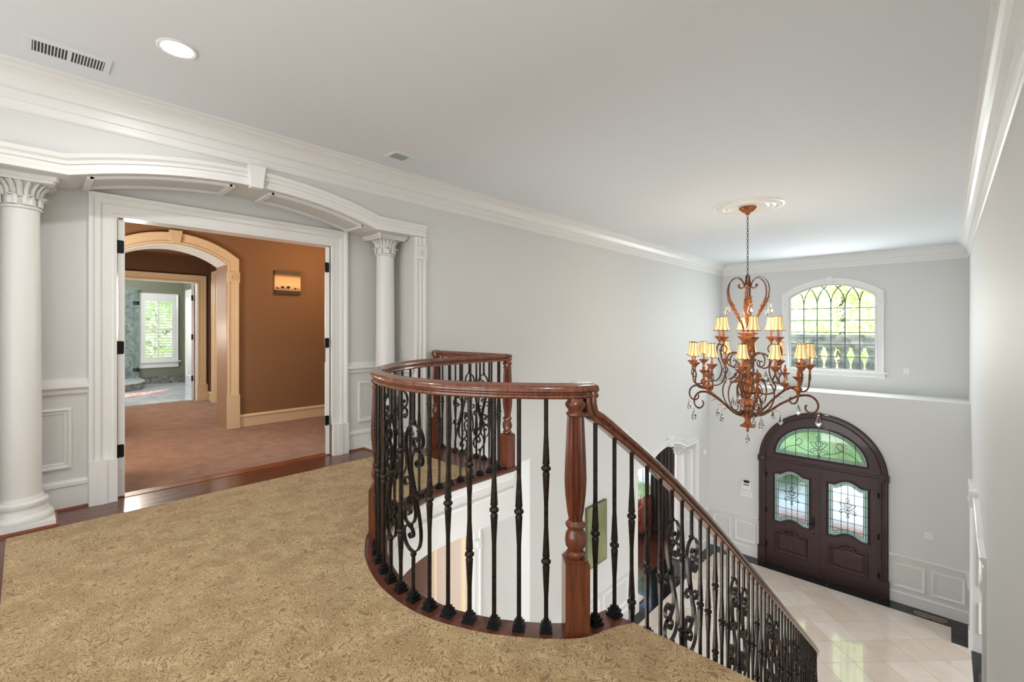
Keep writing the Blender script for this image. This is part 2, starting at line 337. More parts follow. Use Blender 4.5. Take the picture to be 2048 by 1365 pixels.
# ------------------------------------------------------------------ niche trims (entablature arch, pilasters, keystone)
ent = [(2.999, 2.42)][:0]
bot = [(-.42, 2.295), (.2, 2.295)] + seg(.2, 2.41, 2.295, .175, 24)[1:-1] + [(2.41, 2.295), (2.88, 2.295)]
PA = [(0, 0), (0, .03), (.03, .03), (.035, .022), (.06, .022), (.064, .034), (.085, .036), (.1, .05), (.125, .055), (.13, .045), (.13, 0)]
tr = thing('trim_3', (WL, 1.3, 0), 'white arched trim with keystone over the column niche', 'arch trim', kind=ST)
m = MB(); m.mould(bot[:-1]+[(3.01, 2.295)], PA, mp_X(WL)); m.build('arch_moulding', TRIM, tr)
m = MB(); kz = 2.47; m.prism([(1.262, kz-.02), (1.348, kz-.02), (1.368, kz+.16), (1.242, kz+.16)], mp_X(WL), 0, .075); m.build('keystone', TRIM, tr)
PIL = [(0, 0), (0, .03), (.018, .032), (.026, .02), (.05, .02), (.056, .03), (.07, .03), (.076, .02), (.1, .02), (.108, .034), (.13, .034), (.133, 0)]
def rosette(mb, mp, u, z, w=.135, h=.14):
    mb.prism([(u-w/2, z-h/2), (u+w/2, z-h/2), (u+w/2, z+h/2), (u-w/2, z+h/2)], mp, 0, .045)
    c = lambda r, n=20: [(u+r*cos(2*pi*i/n), z+r*sin(2*pi*i/n)) for i in range(n)]
    mb.mould(c(.045), [(0, .045), (.004, .056), (.014, .056), (.02, .047)], mp, True, smooth=True)
    mb.prism(c(.014, 12), mp, .045, .058)
for k, (u0, s_) in enumerate(((2.877, 1), (-.28, -1))):
    m = MB(); pth = [(u0, 2.29), (u0, 0)]if s_ > 0 else [(u0, 0), (u0, 2.29)]
    m.mould(pth, PIL, mp_X(WL)); rosette(m, mp_X(WL), u0+s_*.0665, 2.12); m.build('pilaster', TRIM, tr)
m = MB()   # coffered underside of the arch and the flat ends
for (a, b) in ((.28, 1.17), (1.44, 2.33)):
    f0 = [p for p in seg(.2, 2.41, 2.295, .175, 60) if a <= p[0] <= b]
    for (x0, x1) in ((WL-.04, WL-.08), (WL-.37, WL-.41)):
        V = [(x, y, z-d) for (y, z) in f0 for x, d in ((x0, .0), (x0, .02), (x1, .02), (x1, 0))]; n4 = len(f0)
        m.add(V, [(i*4+j, i*4+j+1, (i+1)*4+j+1, (i+1)*4+j) for i in range(n4-1) for j in range(3)])
    for (y, z) in (f0[0], f0[-1]): m.box(WL-.41, WL-.04, y-.018, y+.018, z-.022, z-.002)
m.build('soffit_coffer', TRIM, tr)
# double door casing, jamb
CAS = [(0, -.0), (0, .02), (.02, .024), (.03, .018), (.085, .018), (.095, .034), (.125, .036), (.14, .05), (.16, .052), (.165, 0)]
dr = thing('door_1', (NB, 1.32, 0), 'white cased double doorway standing open to the brown bedroom', 'doorway', kind=ST)
m = MB(); m.mould([(.485, .0), (.485, 2.15), (2.165, 2.15), (2.165, 0)], CAS, mp_X(NB)); m.build('casing', TRIM, dr)
for y0, y1 in ((.325, .485), (2.165, 2.33)):
    m = MB(); m.box(NB, NB+.065, y0, y1, 0, .32); m.mould([(y0+.05, 0), (y0+.05, .32)], [(0, .065), (0, .072), (-.05, .072), (-.05, .065)], mp_X(NB)); m.build('plinth_block', TRIM, dr)
m = MB(); m.box(NB-.012, NB, .35, .484, 0, 2.16); m.box(NB-.012, NB, 2.166, 2.3, 0, 2.16); m.box(NB-.15, NB, .40, 2.26, 2.151, 2.17); m.box(NB-.15, NB-.01, .39, .41, 0, 2.15); m.box(NB-.15, NB-.01, 2.25, 2.27, 0, 2.15); m.build('jamb', TRIM, dr)
def hinge(mb, x, y, z, dx=1):
    p = [(-.019, -.048), (.012, -.05), (.019, -.043), (.019, .043), (.012, .05), (-.019, .05)]
    mb.prism([(y+a, z+b) for a, b in p], mp_X(x), -.002, .003); mb.lathe([(.007, -.05), (.007, .05)], (x+.004, y-.02, z), 8)
for nm, y0, y1, dy in (('left', .495, .535, -1), ('right', 2.118, 2.158, 1)):
    lf = MB(); x0 = NB-.016; lf.box(x0-.84, x0, y0, y1, .012, 2.14)
    yf = y1 if nm == 'left' else y0; sg = 1 if nm == 'left' else -1
    for z0, z1 in ((.25, .95), (1.1, 1.95)):
        lf.mould([(x0-.72, z0), (x0-.12, z0), (x0-.12, z1), (x0-.72, z1)], [(0, 0), (.01, .01), (.03, .008), (.05, -.004)], mp_Y(yf, sg), True)
    if nm == 'right': lf.xf(Matrix.Translation((x0, 2.15, 0)) @ Matrix.Rotation(radians(-26), 4, 'Z') @ Matrix.Translation((-x0, -2.15, 0)))
    L_ = lf.build('leaf', TRIM, dr)
    for z in (1.93, 1.155, .36):
        h = MB(); hinge(h, x0+.001, (y0+y1)/2-.004, z); h.build('hinge', BLACKM, L_)
# wainscot of the niche back wall
RAILP = [(0, 0), (.012, 0), (.018, .008), (.018, .03), (.03, .036), (.05, .05), (.05, .072), (.03, .08), (.012, .084), (.012, .112), (0, .115)]
PANEL = [(0, 0), (.004, .016), (.014, .02), (.022, .016), (.028, .006), (.04, .008), (.048, 0)]
def rail(name, pts, z, label, parent=None, h=.115, prof=None):
    mm = MB(); pr = prof or [(a, z+b-h) for a, b in RAILP]
    mm.mould(pts, pr, mp_Z(0)); return sd(name, mm, TRIM, label, 'chair rail', parent)
wt = thing('trim_4', (NB, 1.3, 0), 'white panelled wainscot on the niche wall beside the double doorway', 'wainscot', kind=ST)
BASE = [(0, .0), (.018, 0), (.018, .165), (.03, .172), (.03, .195), (.012, .212), (0, .212)]
for pts, pan in ((((NB, -.28), (NB, .325)), (-.24, .239)), (((NB, 2.33), (NB, 2.86), (WL, 2.86)), (2.46, 2.82))):
    m = MB(); m.mould(list(pts)[::-1], [(a, b+.828) for a, b in RAILP], mp_Z(0)); m.build('chair_rail', TRIM, wt)
    m = MB(); m.mould(list(pts)[::-1], BASE, mp_Z(0)); m.build('baseboard', TRIM, wt)
    m = MB(); m.mould([(pan[0], .294), (pan[1], .294), (pan[1], .733), (pan[0], .733)], PANEL, mp_X(NB), True); m.build('panel_moulding', TRIM, wt)
    m = MB(); m.mould(list(pts)[::-1], [(.018, 0), (.034, 0), (.032, .012), (.02, .018)], mp_Z(0)); m.build('shoe_moulding', WTHR, wt)
# ------------------------------------------------------------------ upper floor, landing, nosing
BP = [(-1.121, 1.724), (-1.159, 1.629), (-1.249, 1.539), (-1.342, 1.468), (-1.433, 1.407), (-1.537, 1.356), (-1.64, 1.315), (-1.742, 1.291), (-1.853, 1.279), (-1.964, 1.281), (-2.074, 1.294),
      (-2.183, 1.32), (-2.297, 1.358), (-2.39, 1.397), (-2.48, 1.45), (-2.575, 1.515), (-2.68, 1.61), (-2.78, 1.73), (-2.87, 1.88), (-2.937, 2.03), (-2.98, 2.18), (-2.997, 2.34), (-3.0, 2.55), (-3.0, 2.8), (-3.0, 3.11)]
CURVE = [(v.x, v.y) for v in crom([(x, y, 0) for x, y in BP], 5)]
def walk(curve):
    d = [0]
    for a, b in zip(curve, curve[1:]): d.append(d[-1]+math.hypot(b[0]-a[0], b[1]-a[1]))
    return d
CD = walk(CURVE)
def at(curve, cdist, s):
    s = max(0, min(s, cdist[-1]-1e-6)); i = max(k for k in range(len(cdist)) if cdist[k] <= s); i = min(i, len(curve)-2)
    t = (s-cdist[i])/(cdist[i+1]-cdist[i]); a, b = curve[i], curve[i+1]
    return (a[0]+(b[0]-a[0])*t, a[1]+(b[1]-a[1])*t), math.atan2(b[1]-a[1], b[0]-a[0])
def side(d_): return offs(CURVE, d_, False)      # positive = left of travel = away from the well
YS = 1.815
edge = [p for p in side(-.055) if p[1] > 0][::1]     # well side is on the right of travel (path runs clockwise seen from above)
def landing_poly(d_, yfar, yst, xl=NB):
    e = side(d_); e = [p for p in e if not (p[0] > -1.2 and p[1] > yst)]
    return [(WR, -3), (WR, yst), (e[0][0]+.03, yst)] + e + [(e[-1][0], yfar), (WL, yfar), (WL, 2.877), (xl-.16, 2.877), (xl-.16, -3)]
# decide which sign faces the well: the well centre is at (-1.9, 2.2)
test = offs(CURVE, .05, False)[40]
SG = 1 if math.hypot(test[0]+1.9, test[1]-2.2) < math.hypot(CURVE[40][0]+1.9, CURVE[40][1]-2.2) else -1
fl = MB(); fl.prism(landing_poly(SG*.055, 3.2, YS+.03), mp_Z(0), -.03, 0)
floor_o = sd('floor', fl, WFLOOR, 'dark reddish wood floor edging the gold carpet on the upper landing', 'floor')
# boards laid along the doorway side
for r_ in range(4):
    x1 = NB+.012+.1*r_; y = -2.9+.37*r_
    while y < 2.86:
        L_ = random.uniform(.9, 1.5); y1 = min(y+L_, 2.86)
        if x1 > -4.21: break
        m = MB(); m.box(x1+.001, min(x1+.099, -4.2), y+.001, y1-.001, -.001, .002+.0006*random.random()); m.build('plank', WFLOOR, floor_o); y = y1
m = MB(); m.box(NB-.165, NB+.012, .49, 2.16, -.001, .006); m.build('plank', WTHR, floor_o)
y = 2.80
for r_ in range(4):
    m = MB(); m.box(WL+.02, -3.02, y+.1*r_+.001, y+.1*r_+.099, -.001, .0022+.0005*r_); m.build('plank', WFLOOR, floor_o)
# curved wood nosing round the well
NOS = [(.0, -.03), (.012, -.034), (.022, -.026), (.026, -.015), (.022, -.004), (.012, .002), (-.12, .002), (-.12, -.01)]
e0 = [p for p in CURVE if not (p[0] > -1.2 and p[1] > YS)] + [(-3.0, 3.14)]
nz = offs(e0, SG*.04, False)
m = MB(); m.mould(nz, [(SG*a, b) for a, b in NOS], mp_Z(0), smooth=True)
m.mould([(-2.93, 3.17), (WL, 3.17)], [(-a, b) for a, b in NOS], mp_Z(0))
sd('trim_5', m, WFLOOR, 'curved dark wood nosing under the iron balusters round the stairwell', 'nosing')
m = MB()   # white fascia and the slab behind it
m.prism(landing_poly(SG*.045, 3.17, YS), mp_Z(0), -.455, -.031)
e1 = offs(e0, SG*.045, False)
m.mould(e1, [(SG*a, b) for a, b in ((0, -.10), (.012, -.10), (.02, -.085), (.028, -.05), (.03, -.031), (0, -.031))], mp_Z(0))
m.mould(e1, [(SG*a, b) for a, b in ((0, -.215), (.008, -.215), (.014, -.205), (.014, -.19), (0, -.185))], mp_Z(0))
sd('trim_6', m, TRIM, 'white curved fascia below the landing nosing', 'fascia')
# wood quarter round and carpet
cp = side(-SG*.068); cp = [p for p in cp if not (p[0] > -1.2 and p[1] > YS-.06) and p[1] < 2.78]
poly = [(WR-.02, -2.4), (WR-.02, YS)] + [(-1.0, YS), (-1.03, YS-.05)] + cp + [(-3.13, 2.79), (-4.19, 2.79), (-4.19, -.075), (-3.0, -.075), (-3.0, -2.4)]
m = MB(); m.prism(poly, mp_Z(0), .001, .013)
# rolled front edge at the top step
yy = [(YS, .013), (YS+.022, .009), (YS+.034, -.004), (YS+.03, -.02), (YS+.012, -.03), (YS, -.03)]
m.prism([(a, b) for a, b in yy], lambda u, v, b: (b, u, v), -1.0, WR-.02)
crp = m.build('hall_carpet', CARPET, label='gold patterned wall-to-wall carpet with curling scroll motifs on the upper landing', cat='carpet')
m = MB(); mp_ = mp_Z(.013)
bd = [p for p in poly[2:-2]]
m.mould(bd, [(0, -.012), (-.006*1, -.006), (0, .001)], mp_Z(.013)) if False else None
# ------------------------------------------------------------------ columns
def column(loc, z0, H, r, label, scale=1.0, group=None):
    x, y = loc; t = thing('column', (x, y, z0), label, 'column', 'white leaf-capital columns')
    b = MB(); w = r*1.62
    b.box(x-w, x+w, y-w, y+w, z0, z0+.045*scale); zb = z0+.045*scale
    pr = [(1.55, 0), (1.6, .012), (1.6, .03), (1.5, .045), (1.38, .052), (1.34, .07), (1.28, .085), (1.3, .095), (1.36, .105), (1.34, .125), (1.24, .135), (1.14, .14), (1.08, .16)]
    b.lathe([(a*r, h*scale) for a, h in pr], (x, y, zb), 32); b.build('base', TRIM, t)
    zt = z0+H-.205*scale*1.0
    s = MB(); zs = zb+.15*scale; hh = zt-zs
    s.lathe([(r*(1.02-.10*max(0, (k/10-.3))/.7*(1 if k > 3 else 0)), hh*k/10) for k in range(11)], (x, y, zs), 36)
    s.lathe([(r*.93, 0), (r*1.04, .006), (r*1.06, .014), (r*1.02, .022), (r*.94, .026)], (x, y, zt-.012), 32); s.build('shaft', TRIM, t)
    c = MB(); hc = .15*scale; z1 = zt+.01
    c.lathe([(r*.9, 0), (r*.92, hc*.3), (r*.93, hc*.55), (r*1.0, hc*.8), (r*1.18, hc*.95), (r*1.22, hc)], (x, y, z1), 32)
    cap = c.build('capital', PLAST, t)
    lv = MB()
    for k in range(20):            # tall ribbed leaves flaring under the abacus
        a = 2*pi*k/20; q = MB(); n = 7; W2 = r*.125
        for j in range(n):
            f = j/(n-1); rr = r*(.98+.42*max(0, f-.35)**1.6*2); zz = hc*(.35+.62*f); ww = W2*(1 if f < .8 else 1-.9*(f-.8)/.2*.5)
            q.v += [(rr, -ww, zz), (rr+.012*r*8, 0, zz+.004), (rr, ww, zz), (rr-.02, 0, zz)]
        q.f = [(j*4+i, j*4+(i+1) % 4, (j+1)*4+(i+1) % 4, (j+1)*4+i) for j in range(n-1) for i in range(4)]; q.sm = [True]*len(q.f)
        lv.merge(q, Matrix.Translation((x, y, z1)) @ Matrix.Rotation(a, 4, 'Z'))
    for k in range(8):             # lower acanthus leaves with curled tips
        a = 2*pi*(k+.5)/8; q = MB(); n = 9; W2 = r*.36
        for j in range(n):
            f = j/(n-1); rr = r*(1.0+.03*f); zz = hc*(.02+.5*f); ww = W2*(1-.25*abs(sin(f*9)))*(1 if f < .7 else 1-.75*(f-.7)/.3)
            if f > .7: rr += r*.32*((f-.7)/.3); zz = hc*(.02+.5*.7+.07*sin((f-.7)/.3*pi))
            q.v += [(rr, -ww, zz), (rr+r*.09, -ww*.5, zz), (rr+r*.04, 0, zz), (rr+r*.09, ww*.5, zz), (rr, ww, zz), (rr-.018, 0, zz-.004)]
        q.f = [(j*6+i, j*6+(i+1) % 6, (j+1)*6+(i+1) % 6, (j+1)*6+i) for j in range(n-1) for i in range(6)]; q.sm = [True]*len(q.f)
        lv.merge(q, Matrix.Translation((x, y, z1)) @ Matrix.Rotation(a, 4, 'Z'))
    lv.build('leaf_carving', PLAST, cap)
    ab = MB(); za = z1+hc
    for (w1, h0, h1) in ((1.62, 0, .018), (1.78, .018, z0+H-za)):
        pts = []
        for q in range(4):
            a = pi/2*q
            for t_ in (-.42, -.3, -.15, 0, .15, .3, .42):
                d_ = w1*r*(1-.10*(1-(t_/.42)**2)); yy_ = t_/.42*w1*r*.92; pts.append((x+d_*cos(a)-yy_*sin(a), y+d_*sin(a)+yy_*cos(a)))
        ab.prism(pts, mp_Z(za), h0, h1)
    ab.build('abacus', TRIM, t)
    q = MB(); q.mould([(x-w-.001, y+w+.001), (x+w+.001, y+w+.001), (x+w+.001, y-w-.001), (x-w-.001, y-w-.001)][::-1], [(0, 0), (-.016, 0), (-.014, .012), (0, .018)], mp_Z(z0), True); q.build('shoe_moulding', WTHR, t)
    return t
column((-4.425, -.017), 0, 2.295, .1, 'white column with leaf capital at the far left edge of the hall')
column((-4.425, 2.69), 0, 2.295, .1, 'white column with leaf capital right of the double doorway')
column((-4.42, 10.28), ZF, 2.6, .12, 'white leaf-capital column in the lower opening nearest the front wall', 1.2)
column((-4.42, 7.97), ZF, 2.6, .12, 'white leaf-capital column in the lower opening nearest the staircase', 1.2)
# lower opening trims
for k, (x0, s_, ya, yb, nm) in enumerate(((WL, 1, 7.75, 10.5, 'dining'), (WR, -1, 7.2, 10.5, 'parlour'))):
    t = thing('trim_%d' % (7+k), (x0, (ya+yb)/2, ZF), 'white arched trim round the lower opening on the %s of the foyer' % ('left' if k == 0 else 'right'), 'arch trim', kind=ST)
    mp_ = mp_X(x0, s_); c0 = (ya+yb)/2
    pth = [(ya-.14, -1.3), (ya+.5, -1.3)] + seg(ya+.5, yb-.55, -1.3, .2, 20)[1:-1] + [(yb-.55, -1.3), (yb+.14, -1.3)]
    m = MB(); m.mould(pth, [(a*1.05, b) for a, b in PA], mp_); m.build('arch_moulding', TRIM, t)
    m = MB(); m.prism([(c0-.06, -1.12), (c0+.02, -1.12), (c0+.04, -.9), (c0-.08, -.9)], mp_, 0, .09); m.build('keystone', TRIM, t)
    for u0, sg in ((ya, -1), (yb, 1)):
        pth = [(u0, -1.3), (u0, ZF)] if sg > 0 else [(u0, ZF), (u0, -1.3)]
        m = MB(); m.mould(pth, PIL, mp_); rosette(m, mp_, u0+sg*.0665, -1.48)
        m.prism([(u0-.01*sg, ZF), (u0+sg*.15, ZF), (u0+sg*.15, ZF+.32), (u0-.01*sg, ZF+.32)], mp_, 0, .05); m.build('pilaster', TRIM, t)
    m = MB()
    for y_, sg in ((yb, -1), (ya, 1)):
        xa_, xb_ = sorted((x0-s_*.06, x0-s_*.39))
        m.mould([(xa_, ZF+1.05), (xb_, ZF+1.05), (xb_, -1.45), (xa_, -1.45)], PANEL, mp_Y(y_, sg), True); m.mould([(xa_, ZF+.3), (xb_, ZF+.3), (xb_, ZF+.8), (xa_, ZF+.8)], PANEL, mp_Y(y_, sg), True)
    m.build('panel_moulding', TRIM, t)
# ------------------------------------------------------------------ lower wainscot
wt = thing('trim_9', (CX, YL, ZF), 'white panelled wainscot and baseboard round the lower foyer', 'wainscot', kind=ST)
LR = [(a, b-2.97-.085) for a, b in [(0, 0), (.012, .004), (.02, .03), (.04, .045), (.055, .06), (.055, .08), (0, .085)]]
LB = [(0, ZF), (.02, ZF), (.02, ZF+.17), (.03, ZF+.18), (.03, ZF+.2), (0, ZF+.215)]
for pts in (((WL, 10.64), (WL, YL), (-3.075, YL)), ((-.79, YL), (WR, YL), (WR, 10.65)), ((WL, 4.77), (WL, 7.6)), ((WR, 7.05), (WR, 5.0))):
    for nm, pf in (('chair_rail', LR), ('baseboard', LB)):
        m = MB(); m.mould(list(pts), [(-a, b) for a, b in pf], mp_Z(0)); m.build(nm, TRIM, wt)
for (a, b) in ((-4.12+.04, -3.68), (-3.59, -3.135), (-.725, -.27), (-.185, .26)):
    m = MB(); m.mould([(a, -3.60), (b, -3.60), (b, -3.14), (a, -3.14)], PANEL, mp_Y(YL), True); m.build('panel_moulding', TRIM, wt)
for (a, b) in ((4.85, 5.6), (5.72, 6.5), (6.62, 7.45)):
    m = MB(); m.mould([(a, -3.60), (b, -3.60), (b, -3.14), (a, -3.14)], PANEL, mp_X(WL), True); m.build('panel_moulding', TRIM, wt)
# ------------------------------------------------------------------ foyer floor: diagonal cream tiles inside a black border
def clip(poly, a, b, c):            # keep a*x+b*y<=c
    out = []
    for i, p in enumerate(poly):
        q = poly[(i+1) % len(poly)]; dp = a*p[0]+b*p[1]-c; dq = a*q[0]+b*q[1]-c
        if dp <= 0: out.append(p)
        if dp*dq < 0: t = dp/(dp-dq); out.append((p[0]+(q[0]-p[0])*t, p[1]+(q[1]-p[1])*t))
    return out
m = MB(); m.box(-4.6, .77, -3, YL+.1, ZF-.08, ZF-.004)
ff = sd('floor_foyer', m, GROUT, 'glossy cream marble foyer floor of diagonal tiles with a black border', 'floor')
k_, T_ = sqrt(.5), .485
rects = [(-3.9, .07, 3.6, 11.06), ]
nt_ = 0
for i in range(-14, 30):
    for j in range(-14, 30):
        a0, b0 = 7.49+(i-12)*T_, 6.02+(j-14)*T_     # (y-x)k, (x+y)k
        g = .0026
        pl = [((b-a)*k_, (a+b)*k_) for a, b in ((a0+g, b0+g), (a0+T_-g, b0+g), (a0+T_-g, b0+T_-g), (a0+g, b0+T_-g))]
        cs = [clip(clip(clip(clip(pl, -1, 0, 3.9), 1, 0, .07), 0, -1, -4.5), 0, 1, 11.06)]
        # side strips between the steps in the border
        for x0, x1 in ((WL+.22, -3.9), (.07, WR-.02)):
            cs.append(clip(clip(clip(clip(pl, -1, 0, -x0), 1, 0, x1), 0, -1, -4.5), 0, 1, 10.54))
        for q in cs:
            if len(q) > 2:
                ar = abs(sum(q[n][0]*q[(n+1) % len(q)][1]-q[(n+1) % len(q)][0]*q[n][1] for n in range(len(q)))/2)
                if ar < .0015: continue
                m = MB(); m.prism(q, mp_Z(ZF), -.008, 0); m.build('tile', random.choice(FTILE), ff); nt_ += 1
def btile(x0, x1, y0, y1):
    g = .0015; m = MB(); m.box(x0+g, x1-g, y0+g, y1-g, ZF-.008, ZF); m.build('border_tile', BLKT, ff)
xs = [-4.15+.4*i for i in range(12)]; xs[-1] = WR
for a, b in zip(xs, xs[1:]): btile(a, b, 11.06, 11.4)
btile(-2.96, -.9, 11.4, 11.6)
for x0, x1 in ((.07, WR), (WL, -3.9)): btile(x0, x1, 10.54, 10.8); btile(x0, x1, 10.8, 11.06)
for i in range(8): btile(WR-.02, WR+.22, 7.2+.4125*i, 7.2+.4125*(i+1)); btile(WR+.22, WR+.45, 7.2+.4125*i, 7.2+.4125*(i+1))
for i in range(15): btile(WL-(.45 if i > 7.75 and 0 else 0), WL+.22, 4.5+.4*i, min(10.54, 4.5+.4*(i+1)))
for i in range(7): btile(-4.6, WL, 7.75+.393*i, 7.75+.393*(i+1))
# ------------------------------------------------------------------ medallion
m = MB()
m.lathe([(.455, 0), (.455, -.006), (.44, -.014), (.42, -.016), (.405, -.008), (.36, -.006), (.345, -.02), (.32, -.026), (.30, -.016), (.26, -.012), (.245, -.02), (.23, -.012), (.1, -.012), (0, -.012)], (-1.88, 6.482, ZC), 64)
for i_, q_ in enumerate(m.v): m.v[i_] = (-1.88+(q_[0]+1.88)*.93, 6.482+(q_[1]-6.482)*.93, q_[2])
for k in range(72):
    a = 2*pi*k/72; m.box(-.018, .018, -.006, .006, -.012, -.004); m.xf(Matrix.Translation((-1.88+.358*cos(a), 6.482+.358*sin(a), ZC)) @ Matrix.Rotation(a, 4, 'Z'), len(m.v)-8)
sd('trim_10', m, TRIM, 'round white ribbed ceiling medallion above the chandelier', 'ceiling medallion')
# ------------------------------------------------------------------ STAIRS
RISE, RUN = 3.9/21, .2545
SX0 = -1.03
st = thing('staircase', (-.4, 3.5, ZF), 'staircase descending along the right wall under gold carpet', 'staircase', kind=ST)
treads = []   # polygons in plan, with z
NS = 20
for k in range(NS): treads.append(([(SX0-.06, YS+RUN*k), (WR-.002, YS+RUN*k), (WR-.002, YS+RUN*(k+1)), (SX0-.06, YS+RUN*(k+1))], -RISE*(k+1)))
yc = YS+RUN*NS; cxw = -1.95
for k in range(0):
    a0, a1 = radians(20*k), radians(20*(k+1)); ri, ro = abs(cxw-SX0)-.06+.12-.06, WR-.002-cxw
    treads.append(([(cxw+r*cos(a), yc+r*sin(a)) for r, a in ((ri, a0), (ro, a0), (ro, (a0+a1)/2), (ro, a1), (ri, a1))], -RISE*(NS+k+1)))
for k, (pl, z) in enumerate(treads):
    m = MB(); m.prism(pl, mp_Z(z), -.03, 0); m.build('tread', WFLOOR, st)
    m = MB(); m.prism(pl, mp_Z(z), max(-RISE-.05, ZF-z), -.031); m.build('riser', TRIM, st)
    if k < NS:
        m = MB(); y = pl[0][1]; x0 = SX0+.05
        prof = [(y-.002, RISE-.03), (y+.012, RISE-.03), (y+.012, .012), (y+RUN+.02, .012), (y+RUN+.032, 0), (y+RUN+.025, -.018), (y+RUN, -.02), (y+RUN, 0), (y-.002, 0)]
        m.prism(prof, lambda u, v, b, z=z: (b, u, z+v), x0, WR-.03); m.build('stair_carpet', CARPET, st)
m = MB()   # white stringer on the well side
m.prism([(YS, -.0)]+[(YS, -.45), (yc, -.45-RISE*NS), (yc, -RISE*NS)]+[p for k in range(NS-1, -1, -1) for p in ((YS+RUN*(k+1), -RISE*(k+1)-.03), (YS+RUN*k, -RISE*(k+1)-.03))], mp_X(SX0-.075, 1), 0, .03)
m.build('stringer', TRIM, st)
# ------------------------------------------------------------------ BALUSTRADE
bal = thing('stair_balustrade', (-1.9, 2.3, 0), 'curved iron balustrade with polished mahogany handrail round the landing and down the stairs', 'balustrade')
BO = ORG[bal.name]
SL = .73
# stair line in plan (continues from the first newel)
SPT = [(-1.159, 1.629), (-1.121, 1.724), (-1.09, 1.84), (-1.065, 1.955), (-1.045, 2.07), (-1.03, 2.2), (-1.02, 2.4), (-1.01, 2.8), (-1.02, 3.4), (-1.04, 4.2), (-1.055, 5.0), (-1.07, 5.6), (-1.085, 6.1), (-1.11, 6.4), (-1.16, 6.62), (-1.24, 6.80), (-1.35, 6.93)] + \
      [(-1.50+.15*(1-.35*k/9)*cos(radians(80+34*k)), 6.93+.15*(1-.35*k/9)*sin(radians(80+34*k))) for k in range(10)]
SCV = [(v.x, v.y) for v in crom([(x, y, 0) for x, y in SPT], 5)]; SD_ = walk(SCV)
s_n = .1025                                     # distance of the first stair baluster from the newel
def zr(s):                                      # underside of the rail along the stair
    return max(.881-SL*(s-.105), ZF+.93)
# handrail
HP = [(0, .066), (.016, .065), (.028, .058), (.034, .047), (.034, .037), (.028, .030), (.022, .028), (.022, .023), (.029, .018), (.030, .008), (.024, 0), (0, -.001)]
HP = [(a*1.02, b*.89) for a, b in HP] + [(-a*1.02, b) for a, b in HP[-2:0:-1]]
m = MB()
land = [(x, y, 1.0) for x, y in CURVE if not (x > -1.17 and y > 1.63)]
stair = [(*at(SCV, SD_, s)[0], zr(s)) for s in [.20+i*.04 for i in range(0, 300)] if s < SD_[-1]]
full = land[::-1][0:] 
LV = [(*at(SCV, SD_, s)[0], 1.0) for s in (.02, .04, .06, .08, .097)]
m.sweep([p for p in land[::-1] if math.hypot(p[0]+1.159, p[1]-1.629) > .015]+[(-1.159, 1.629, 1.0)]+LV, HP)
fd_ = Vector((.30, .95, 0)).normalized(); sdv = fd_.cross(Vector((0, 0, 1)))
GN = crom([(*at(SCV, SD_, a)[0], z_) for a, z_ in ((.038, 1.04), (.038, 1.0), (.041, .965), (.049, .935), (.064, .910), (.085, .891), (.11, .876), (.15, .848), (.20, .8115))], 4)
m.sweep(GN, HP, side=sdv)
m.sweep([p for p in stair if p[2] < .83], HP); m.build('handrail', WRAIL, bal)
m = MB(); m.sweep([(-3.0, 3.06, 1.0), (-3.0, 3.12, 1.0)], HP); m.sweep([(-2.97, 3.12, 1.0), (-4.02, 3.12, 1.0), (-4.11, 3.12, 1.0)], HP)
m.build('handrail', WRAIL, bal)
m = MB(); m.lathe([(0, 0), (.05, 0), (.052, .02), (.05, .03), (.05, .055), (.03, .066), (0, .068)], (-4.09, 3.12, 1.0), 16); m.build('rail_rosette', WRAIL, bal)
def newel(x, y, z, rot, hb=.32, top=1.0):
    h = .052; m = MB(); m.prism([(-h, -h), (h, -h), (h, h), (-h, h)], mp_Z(0), 0, hb-.012); m.prism([(-h+.008, -h+.008), (h-.008, -h+.008), (h-.008, h-.008), (-h+.008, h-.008)], mp_Z(0), hb-.012, hb)
    pr = [(.036, 0), (.042, .008), (.042, .02), (.032, .03), (.034, .036), (.043, .05), (.047, .075), (.043, .1), (.034, .118), (.034, .126), (.042, .132), (.044, .142), (.036, .152), (.030, .158)]
    m.lathe([(a, b+hb) for a, b in pr], n=20)
    z0 = hb+.158; H = top-z0-.075
    m.lathe([(.029, 0), (.036, H*.08), (.045, H*.25), (.048, H*.38), (.046, H*.55), (.041, H*.8), (.037, H)], (0, 0, z0), 96, flute=12, fa=.3)
    zt = z0+H; m.lathe([(.035, 0), (.041, .006), (.041, .014), (.033, .022), (.034, .03), (.045, .045), (.045, .056), (.036, .066), (.034, .078)], (0, 0, zt), 20)
    me = m.mesh('newel_post', WPOST); o = bpy.data.objects.new('newel_post', me); COL.objects.link(o); o.parent = bal
    o.location = (x-BO[0], y-BO[1], z-BO[2]); o.rotation_euler = (0, 0, rot); return o
newel(-1.159, 1.629, 0, radians(46)); newel(-2.585, 1.525, 0, radians(-40)); newel(-2.995, 3.115, 0, 0); newel(-4.085, 3.12, 0, 0)
